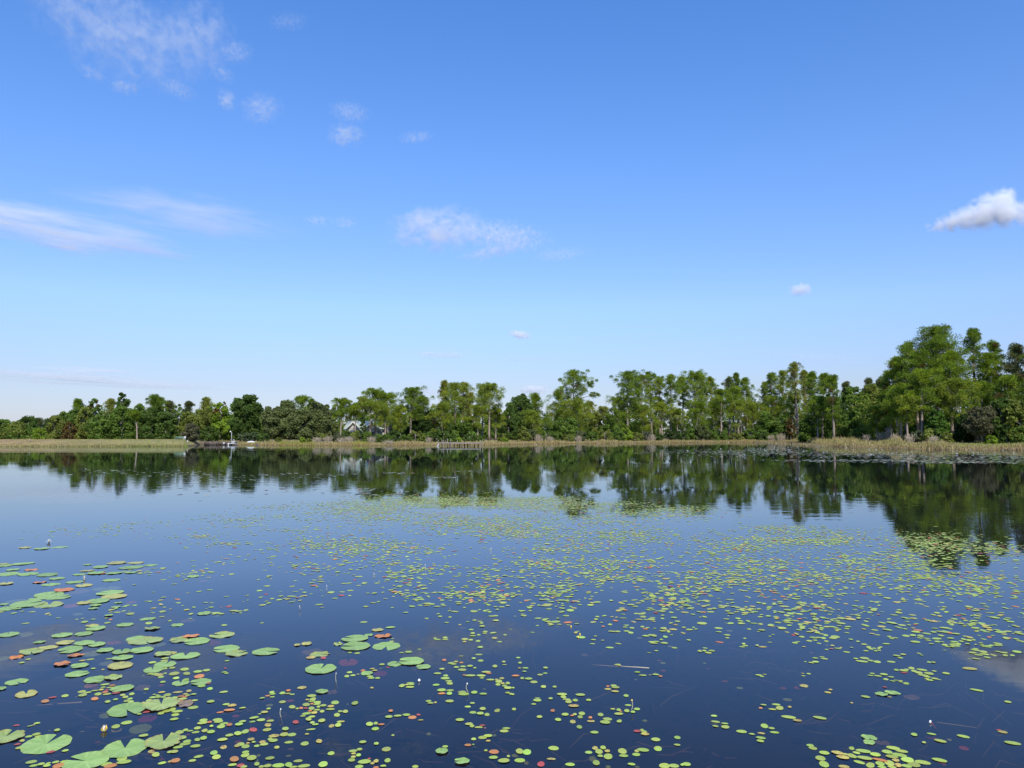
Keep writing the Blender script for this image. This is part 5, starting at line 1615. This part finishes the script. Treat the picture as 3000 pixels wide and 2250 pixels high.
# ---------------------------------------------------------------- flowers, stems and sticks on the water
def lily_geo(b, r, z0):
    for ring, (nn, tilt, rr) in enumerate(((8, 0.35, 1.0), (7, 0.8, 0.8), (5, 1.2, 0.55))):
        for k in range(nn):
            a = k * 2 * math.pi / nn + ring * 0.4
            c, s = math.cos(a), math.sin(a)
            u = np.array([c * math.cos(tilt), s * math.cos(tilt), math.sin(tilt)])
            v = np.array([-s, c, 0])
            o_ = np.array([0, 0, z0 + 0.01 * ring])
            L = r * rr
            w_ = 0.2 * r
            nn_ = np.cross(u, v) * -0.10 * L
            b.add([o_, o_ + u * L * .45 + v * w_, o_ + u * L, o_ + u * L * .45 - v * w_, o_ + u * L * .45 + nn_ * -0.6], [], [(0, 1, 4), (1, 2, 4), (2, 3, 4), (3, 0, 4)])


lb = MB()
lily_geo(lb, 0.105, 0.012)
first = lb.build('water_lily', M['petal'])
LIL = [(2105, 1296), (2134, 1297), (2128, 1295), (2150, 1296), (2190, 1308), (2200, 1323), (2219, 1307), (2171, 1297), (2162, 1298), (2228, 1317), (2240, 1318), (2262, 1323), (2269, 1309), (2273, 1305), (2269, 1315), (2310, 1312), (2311, 1318),
       (2314, 1319), (2337, 1310), (2335, 1298), (2354, 1323), (2412, 1325), (2425, 1325), (2395, 1298), (2404, 1309), (2479, 1312), (2514, 1333), (2547, 1317), (2552, 1333), (2567, 1318), (2584, 1319), (2605, 1329), (2613, 1330), (2626, 1328),
       (2671, 1324), (2733, 1332), (2802, 1323), (2804, 1331), (2845, 1320), (2850, 1326), (2853, 1329), (2866, 1329), (2874, 1329), (2916, 1329), (2938, 1320), (2970, 1329), (2111, 1316), (2134, 1324), (2140, 1317),
       (2015, 1322), (1991, 1297), (1961, 1298), (1916, 1299), (1846, 1299), (1853, 1299), (1861, 1299), (1795, 1301), (1804, 1301), (1770, 1300), (1754, 1301), (1587, 1302), (1567, 1303), (1572, 1303), (1187, 1305.5), (1056, 1306), (2040, 1297.5), (2075, 1297)]
mk_l = [('the dead rust brown tree', 2317, 1310), ('the largest round topped pine', 2751, 1325), ('the broad flat topped pine', 2037, 1300), ('the big full pine', 1840, 1300), ('the lone bare limbed pine', 1683, 1302),
        ('the tip of the reed bed', 2440, 1310), ('the grey overhanging tree', 2860, 1325), ('the right edge of the picture', 3000, 1330), ('the long dock', 1347, 1306), ('the shaded gap at left', 2180, 1310), ('the rounded shoulder pine', 2620, 1325)]
mk_l = [m_ for m_ in mk_l if 'gap' not in m_[0]]
ww = place_words([(a, b_, 'white water lily flower') for a, b_ in LIL], mk_l, 3.0)
for k, (px, py) in enumerate(LIL):
    o = first if k == 0 else first.copy()
    if k:
        COL.objects.link(o)
    p = on_water(px, py)
    rr = float(shore_r(np.array([math.atan2(p[0], p[1])]))[0]) - 0.4
    if math.hypot(p[0], p[1]) > rr:
        p = p * (rr / math.hypot(p[0], p[1]))
    o.location = (p[0], p[1], 0.004)
    o.rotation_euler = (rng.normal(0, 0.1), rng.normal(0, 0.1), rng.uniform(0, 6))
    s_ = rng.uniform(0.8, 1.25)
    o.scale = (s_, s_, s_)
    tag(o, ww[k], 'water lily', 'white water lilies off the far shores')

for px, py, r, lab in ((143, 1591, 0.055, 'open white water lily among pads at far left'), (247, 1698, 0.024, 'small pinkish white lily bud among the left pads')):
    p = on_water(px, py)
    root = empty('water_lily', p)
    b = MB()
    lily_geo(b, r, 0.012)
    b.build('petals', M['petal'], root)
    b = MB()
    b.tube([(0, 0, -0.1), (0, 0, 0.02), (0, 0, 0.05)], [0.006, 0.012, 0.006], 7)
    b.build('stem', M['stem'], root)
    tag(root, lab, 'water lily')
# the upright bud with yellowed petals
p = on_water(305, 2143)
root = empty('lily_bud', p)
root.scale = (0.62, 0.62, 0.62)
b = MB()
for k in range(6):
    a = k * math.pi / 3 + 0.3
    c, s = math.cos(a), math.sin(a)
    b.add([(c * .010, s * .010, 0), (c * .030 - s * .012, s * .030 + c * .012, .022), (c * .026, s * .026, .058), (c * .030 + s * .012, s * .030 - c * .012, .022)], [(0, 1, 2, 3)])
b.build('petals', M['yellow'], root)
b = MB()
for k in range(4):
    a = k * math.pi / 2 + 0.1
    c, s = math.cos(a), math.sin(a)
    b.add([(c * .004, s * .004, .004), (c * .015 - s * .009, s * .015 + c * .009, .03), (c * .012, s * .012, .062), (c * .015 + s * .009, s * .015 - c * .009, .03)], [(0, 1, 2, 3)])
b.build('inner_petals', M['petal'], root)
tag(root, 'half closed yellowed water lily bud at lower left', 'water lily')


def flower_stem(px, py_base, py_top, bend, mat, bud, lab, rad=0.0024):
    p = on_water(px, py_base)
    Y = p[1]
    H = float(at_depth(px, py_top, Y)[2])
    root = empty('flower_stem', p)
    b = MB()
    t = np.linspace(0, 1, 8)
    pts = np.column_stack([bend * np.sin(t * 2.6) * H * (1 - 0.3 * t), 0.03 * t * H, t * H])
    pts = np.vstack([[0.02, 0.03, -0.12], pts])
    b.tube(pts, rad, 6)
    b.build('stem', M['stem'], root, smooth=True)
    if bud:
        b = MB()
        e = pts[-1]
        zz = np.linspace(-1, 1, 6)
        b.tube([e + np.array([0, 0, 0.006 * s]) for s in zz], 0.65 * bud * np.sqrt(np.maximum(.05, 1 - zz ** 2)), 8)
        b.build('bud', mat, root, smooth=True)
    tag(root, lab, 'flower stem')


flower_stem(1371, 2027, 2003, -0.28, M['petal'], 0.007, 'curved white flower stem with a bent tip in the centre foreground')
flower_stem(985, 1998, 1973, -0.10, M['petal'], 0.004, 'slim white stem right of the lone notched pad')
flower_stem(823, 2100, 2078, -0.16, M['petal'], 0.006, 'slanting white bud stem left of centre foreground')
flower_stem(1850, 2080, 2052, 0.16, M['yellow'], 0.009, 'flower spike with a yellow bloom near the stick')
flower_stem(1438, 1624, 1607, 0.04, M['petal'], 0.010, 'distant white budded stem left of the middle rafts', 0.004)
flower_stem(1246, 1672, 1655, -0.05, M['petal'], 0.008, 'tall pale stem at the edge of the middle raft', 0.0032)
flower_stem(1095, 1690, 1680, 0.03, M['petal'], 0.007, 'short pale budded stem in open water left of the rafts', 0.003)
flower_stem(957, 1729, 1716, 0.03, M['petal'], 0.006, 'short white budded stem over reddish pads', 0.003)
flower_stem(876, 1788, 1776, 0.3, M['petal'], 0.006, 'thin leaning grass like stem in open blue water', 0.003)
p = on_water(2725, 2119)
root = empty('lily_bud', p)
b = MB()
zz = np.linspace(-1, 1, 7)
b.tube([(0.004 * s, 0, 0.009 + 0.010 * s) for s in zz], 0.007 * np.sqrt(np.maximum(.02, 1 - zz ** 2)), 8)
b.build('petals', M['petal'], root, smooth=True)
b = MB()
b.tube([(0.01, 0, 0), (0.05, 0.02, -0.05)], 0.005, 6)
b.build('stem', plain_mat('red_stem', (0.3, 0.05, 0.05), (0.4, 0.1, 0.08), 20), root)
tag(root, 'single white bud with a reddish stem at lower right', 'water lily')
p = on_water(1228, 1997)
b = MB()
b.tube([(0, 0, 0.0), (0, 0, 0.010), (0, 0, 0.02)], [0.006, 0.011, 0.004], 8)
o = b.build('lily_bud', M['petal'])
o.location = tuple(p)
tag(o, 'tiny white bud left of centre foreground beside green pads', 'water lily')
for (px, py), wd in zip([(1699, 1860), (1694, 1868), (1673, 1837)], ['tiny yellow flower right of a small leaf chain', 'tiny yellow flower in front of the other two', 'tiny pale flower heading the small leaf chain']):
    b = MB()
    b.tube([(0, 0, -0.03), (0, 0, 0.010), (0, 0, 0.015)], [0.002, 0.0065, 0.003], 8)
    o = b.build('small_flower', M['yellow'])
    o.location = tuple(on_water(px, py))
    tag(o, wd, 'flower')

a, b_ = on_water(1733, 1945.5), on_water(1902, 1957.5)
b = MB()
t = np.linspace(0, 1, 7)[:, None]
pts = a * (1 - t) + b_ * t
pts[:, 2] = -0.006 + 0.007 * t[:, 0]
pts[:, 1] += np.array([0, .004, -.003, .005, .0, .004, 0])
b.tube(pts, [0.002, 0.003, 0.0035, 0.0035, 0.004, 0.004, 0.0035], 6)
o = b.build('floating_stick', M['twig'], smooth=True)
tag(o, 'long pale thin stick floating in open water at centre right', 'stick')
a, b_ = on_water(100, 2067, -0.09), on_water(240, 2057, -0.03)
b = MB()
b.tube([a, a * .5 + b_ * .5, b_], [0.003, 0.004, 0.005], 6)
tag(b.build('sunken_stick', M['twig'], smooth=True), 'faint pale stick just under the surface at lower left', 'stick')
a, b_ = on_water(2745, 2116, -0.07), on_water(2860, 2132, -0.12)
b = MB()
b.tube([a, a * .5 + b_ * .5, b_], [0.002, 0.0025, 0.002], 6)
tag(b.build('sunken_stick', M['twig'], smooth=True), 'faint thin stem under the surface right of the white bud', 'stick')

# ---------------------------------------------------------------- clouds: thin real volumes far away and high up
def sphere(nu=20, nv=10):
    V = [(0, 0, 1)]
    for i in range(1, nv):
        a = math.pi * i / nv
        for j in range(nu):
            b = 2 * math.pi * j / nu
            V.append((math.sin(a) * math.cos(b), math.sin(a) * math.sin(b), math.cos(a)))
    V.append((0, 0, -1))
    q, t = [], []
    for j in range(nu):
        t.append((0, 1 + j, 1 + (j + 1) % nu))
        e = 1 + (nv - 2) * nu
        t.append((e + j, len(V) - 1, e + (j + 1) % nu))
        for i in range(nv - 2):
            q.append((1 + i * nu + j, 1 + (i + 1) * nu + j, 1 + (i + 1) * nu + (j + 1) % nu, 1 + i * nu + (j + 1) % nu))
    return np.array(V), [np.array(q), np.array(t)]


def cloud_mat(dens, style, asp, seed):
    m = bpy.data.materials.new('cloud_' + style)
    m.use_nodes = True
    t = m.node_tree
    L = t.links.new
    t.nodes.remove(t.nodes['Principled BSDF'])
    tc = t.nodes.new('ShaderNodeTexCoord')
    mp = t.nodes.new('ShaderNodeMapping')
    mp.inputs['Location'].default_value = (seed * 3.1, seed * 1.7, seed)
    sc = {'mottled': (3.6 * asp, 3.0, 4.6), 'wisp': (1.7 * asp, 1.6, 2.4), 'streak': (0.5 * asp, 1.0, 3.2), 'puff': (1.7 * asp, 1.4, 1.7)}[style]
    mp.inputs['Scale'].default_value = sc
    L(tc.outputs['Object'], mp.inputs[0])
    n = t.nodes.new('ShaderNodeTexNoise')
    n.inputs['Scale'].default_value = 1.0
    n.inputs['Detail'].default_value = 6
    n.inputs['Roughness'].default_value = 0.68 if style != 'puff' else 0.6
    n.inputs['Distortion'].default_value = 0.4
    L(mp.outputs[0], n.inputs['Vector'])
    ln = t.nodes.new('ShaderNodeVectorMath')
    ln.operation = 'DOT_PRODUCT'
    L(tc.outputs['Object'], ln.inputs[0])
    L(tc.outputs['Object'], ln.inputs[1])
    # density = D * max(0, gain * (noise - thr) - core * r^2 ...)
    gain, thr, core = {'mottled': (6.0, 0.44, 0.7), 'wisp': (5.4, 0.41, 0.8), 'streak': (5.2, 0.40, 0.6), 'puff': (7.5, 0.30, 2.2)}[style]
    a = t.nodes.new('ShaderNodeMath')
    a.operation = 'MULTIPLY_ADD'
    L(n.outputs[0], a.inputs[0])
    a.inputs[1].default_value = gain
    a.inputs[2].default_value = -gain * thr
    b = t.nodes.new('ShaderNodeMath')
    b.operation = 'MULTIPLY_ADD'
    L(ln.outputs['Value'], b.inputs[0])
    b.inputs[1].default_value = -core
    L(a.outputs[0], b.inputs[2])
    c = t.nodes.new('ShaderNodeClamp')
    c.inputs['Max'].default_value = 1.3
    L(b.outputs[0], c.inputs[0])
    e = t.nodes.new('ShaderNodeMath')
    e.operation = 'SUBTRACT'
    e.inputs[0].default_value = 1.0
    L(ln.outputs['Value'], e.inputs[1])
    e2 = t.nodes.new('ShaderNodeClamp')
    L(e.outputs[0], e2.inputs[0])
    d = t.nodes.new('ShaderNodeMath')
    d.operation = 'MULTIPLY'
    L(c.outputs[0], d.inputs[0])
    L(e2.outputs[0], d.inputs[1])
    f = t.nodes.new('ShaderNodeMath')
    f.operation = 'MULTIPLY'
    L(d.outputs[0], f.inputs[0])
    f.inputs[1].default_value = dens
    v = t.nodes.new('ShaderNodeVolumeScatter')
    v.inputs['Color'].default_value = (0.975, 0.99, 0.965, 1)
    v.inputs['Anisotropy'].default_value = 0.0
    L(f.outputs[0], v.inputs['Density'])
    L(v.outputs[0], t.nodes['Material Output'].inputs['Volume'])
    try:
        m.cycles.volume_step_rate = 0.22
    except Exception:
        pass
    return m


# px, py, half width, half height (photo pixels), turn in degrees, style, optical depth, label
CL = [
 (360, 95, 235, 120, -14, 'mottled', 1.0, 'largest mottled thin cloud at the top left of the sky'),
 (585, 105, 95, 100, -50, 'mottled', .8, 'thin broken veil right of the largest mottled cloud'),
 (180, 12, 110, 26, -8, 'mottled', .45, 'faint wisp touching the top edge at left'),
 (690, 152, 50, 34, 10, 'mottled', .55, 'small pale wisp right of the broken veil'),
 (845, 62, 60, 22, 12, 'mottled', .35, 'faint smudge of cloud in clear blue near the top'),
 (268, 212, 48, 20, -20, 'wisp', .45, 'small slanting wisp below the mottled cloud at left'),
 (366, 252, 44, 26, 0, 'wisp', .6, 'small bright puff below the mottled cloud'),
 (515, 258, 62, 26, -18, 'mottled', .6, 'twin slanting puffs in the upper left sky'),
 (650, 215, 42, 24, -24, 'wisp', .4, 'thin oval wisp above the leaning puff'),
 (662, 292, 34, 28, -40, 'wisp', .7, 'small leaning bright puff in the upper left sky'),
 (765, 318, 60, 44, 12, 'mottled', .75, 'ragged pale puff right of the small leaning puff'),
 (1025, 328, 62, 26, -6, 'mottled', .7, 'upper ragged wisp above the brightest middle puff'),
 (1014, 398, 56, 34, 6, 'wisp', .95, 'brightest small puff in the upper middle sky'),
 (1218, 402, 58, 16, 8, 'wisp', .5, 'thin flat wisp right of the brightest small puff'),
 (90, 652, 400, 52, -5, 'streak', 2.1, 'long bright streak of cloud at the left edge'),
 (200, 726, 100, 20, -3, 'streak', 1.0, 'short flat streak under the long bright streak'),
 (540, 628, 290, 56, -3, 'streak', .8, 'wide faint streak right of the long bright streak'),
 (930, 646, 46, 16, 0, 'wisp', .5, 'small faint pair wisp left of the middle cloud'),
 (1010, 652, 40, 18, 0, 'wisp', .5, 'small faint wisp just left of the middle cloud'),
 (1285, 672, 140, 64, 4, 'wisp', 2.0, 'flat white cloud in the middle of the sky'),
 (1470, 692, 145, 44, -6, 'mottled', 1.5, 'broken tail of the flat middle cloud'),
 (1440, 738, 100, 22, 12, 'wisp', 1.0, 'thin slanting strip under the broken tail'),
 (1640, 745, 95, 20, 4, 'mottled', .6, 'scattered faint flecks right of the middle cloud'),
 (2830, 640, 98, 30, 9, 'puff', 1.9, None),
 (2345, 850, 36, 20, 0, 'puff', 1.2, 'tiny lone grey white puff at right'),
 (1522, 980, 32, 14, -10, 'puff', 1.5, 'tiny puff low in the middle of the sky'),
 (1290, 1040, 80, 12, 0, 'streak', 1.1, 'thin low dash of cloud above the middle pines'),
 (240, 1084, 140, 10, 0, 'streak', 1.3, 'upper of two thin streaks low at left'),
 (290, 1114, 380, 18, -2, 'streak', 1.7, 'lower longer streak over the trees at left'),
 (1565, 1142, 46, 15, 0, 'puff', 1.4, 'tiny white puff just above the dark oak'),
 (1252, 1147, 46, 12, 0, 'streak', 1.2, 'tiny white cloud bank between two pine tops'),
 (2400, 1045, 200, 20, -3, 'streak', .35, 'very faint wide streak above the pines at right'),
 (1560, 1052, 120, 10, 0, 'streak', .35, 'very faint low streak above the lone pine'),
]
SV, SF = sphere()


def cloud_body(name, px, py, hw, hh, turn, style, tau, D, k, parent=None):
    d = ray(px, py)
    d = d / np.linalg.norm(d)
    cosx = 1.0 / np.linalg.norm(ray(px, py))
    a, b = hw * D * cosx / F * 1.25, hh * D * cosx / F * 1.25
    dep = max(b * 1.3, min(a, 2.5 * b) * 0.8)
    m = cloud_mat(tau / dep * 1.1, style, min(3.5, a / b), k * 1.37 + 0.3)
    o = mesh(name, SV, SF, m, smooth=True)
    p = np.array([0, 0, EYE]) + d * D
    o.location = tuple(p)
    o.scale = (a, dep, b)
    o.rotation_euler = (0, R(-turn), -math.atan2(d[0], d[1]))
    return o


for k, (px, py, hw, hh, turn, style, tau, lab) in enumerate(CL):
    D = 5200.0 if py < 500 else 8500.0 if py < 900 else 15000.0
    o = cloud_body('cloud', px, py, hw, hh, turn, style, tau, D, k)
    if lab is None:
        # the one solid cumulus: a core and three billows in one body of vapour
        o['label'] = 'solid white cumulus cloud at the right edge of the sky'
        bpy.context.view_layer.update()
        for kk, (ax, ay, aw, ah, at_) in enumerate(((2895, 620, 70, 52, 30), (2960, 625, 56, 42, 0), (2945, 578, 30, 30, 45))):
            c = cloud_body('billow', ax, ay, aw, ah, at_, 'puff', 1.7, D, 40 + kk)
            bpy.context.view_layer.update()
            mw = c.matrix_world.copy()
            c.parent = o
            c.matrix_parent_inverse = o.matrix_world.inverted()
            c.matrix_world = mw
        tag(o, None, 'cloud', 'clouds')
    else:
        tag(o, lab, 'cloud', 'clouds')
SC.cycles.volume_bounces = 8
SC.cycles.volume_max_steps = 256
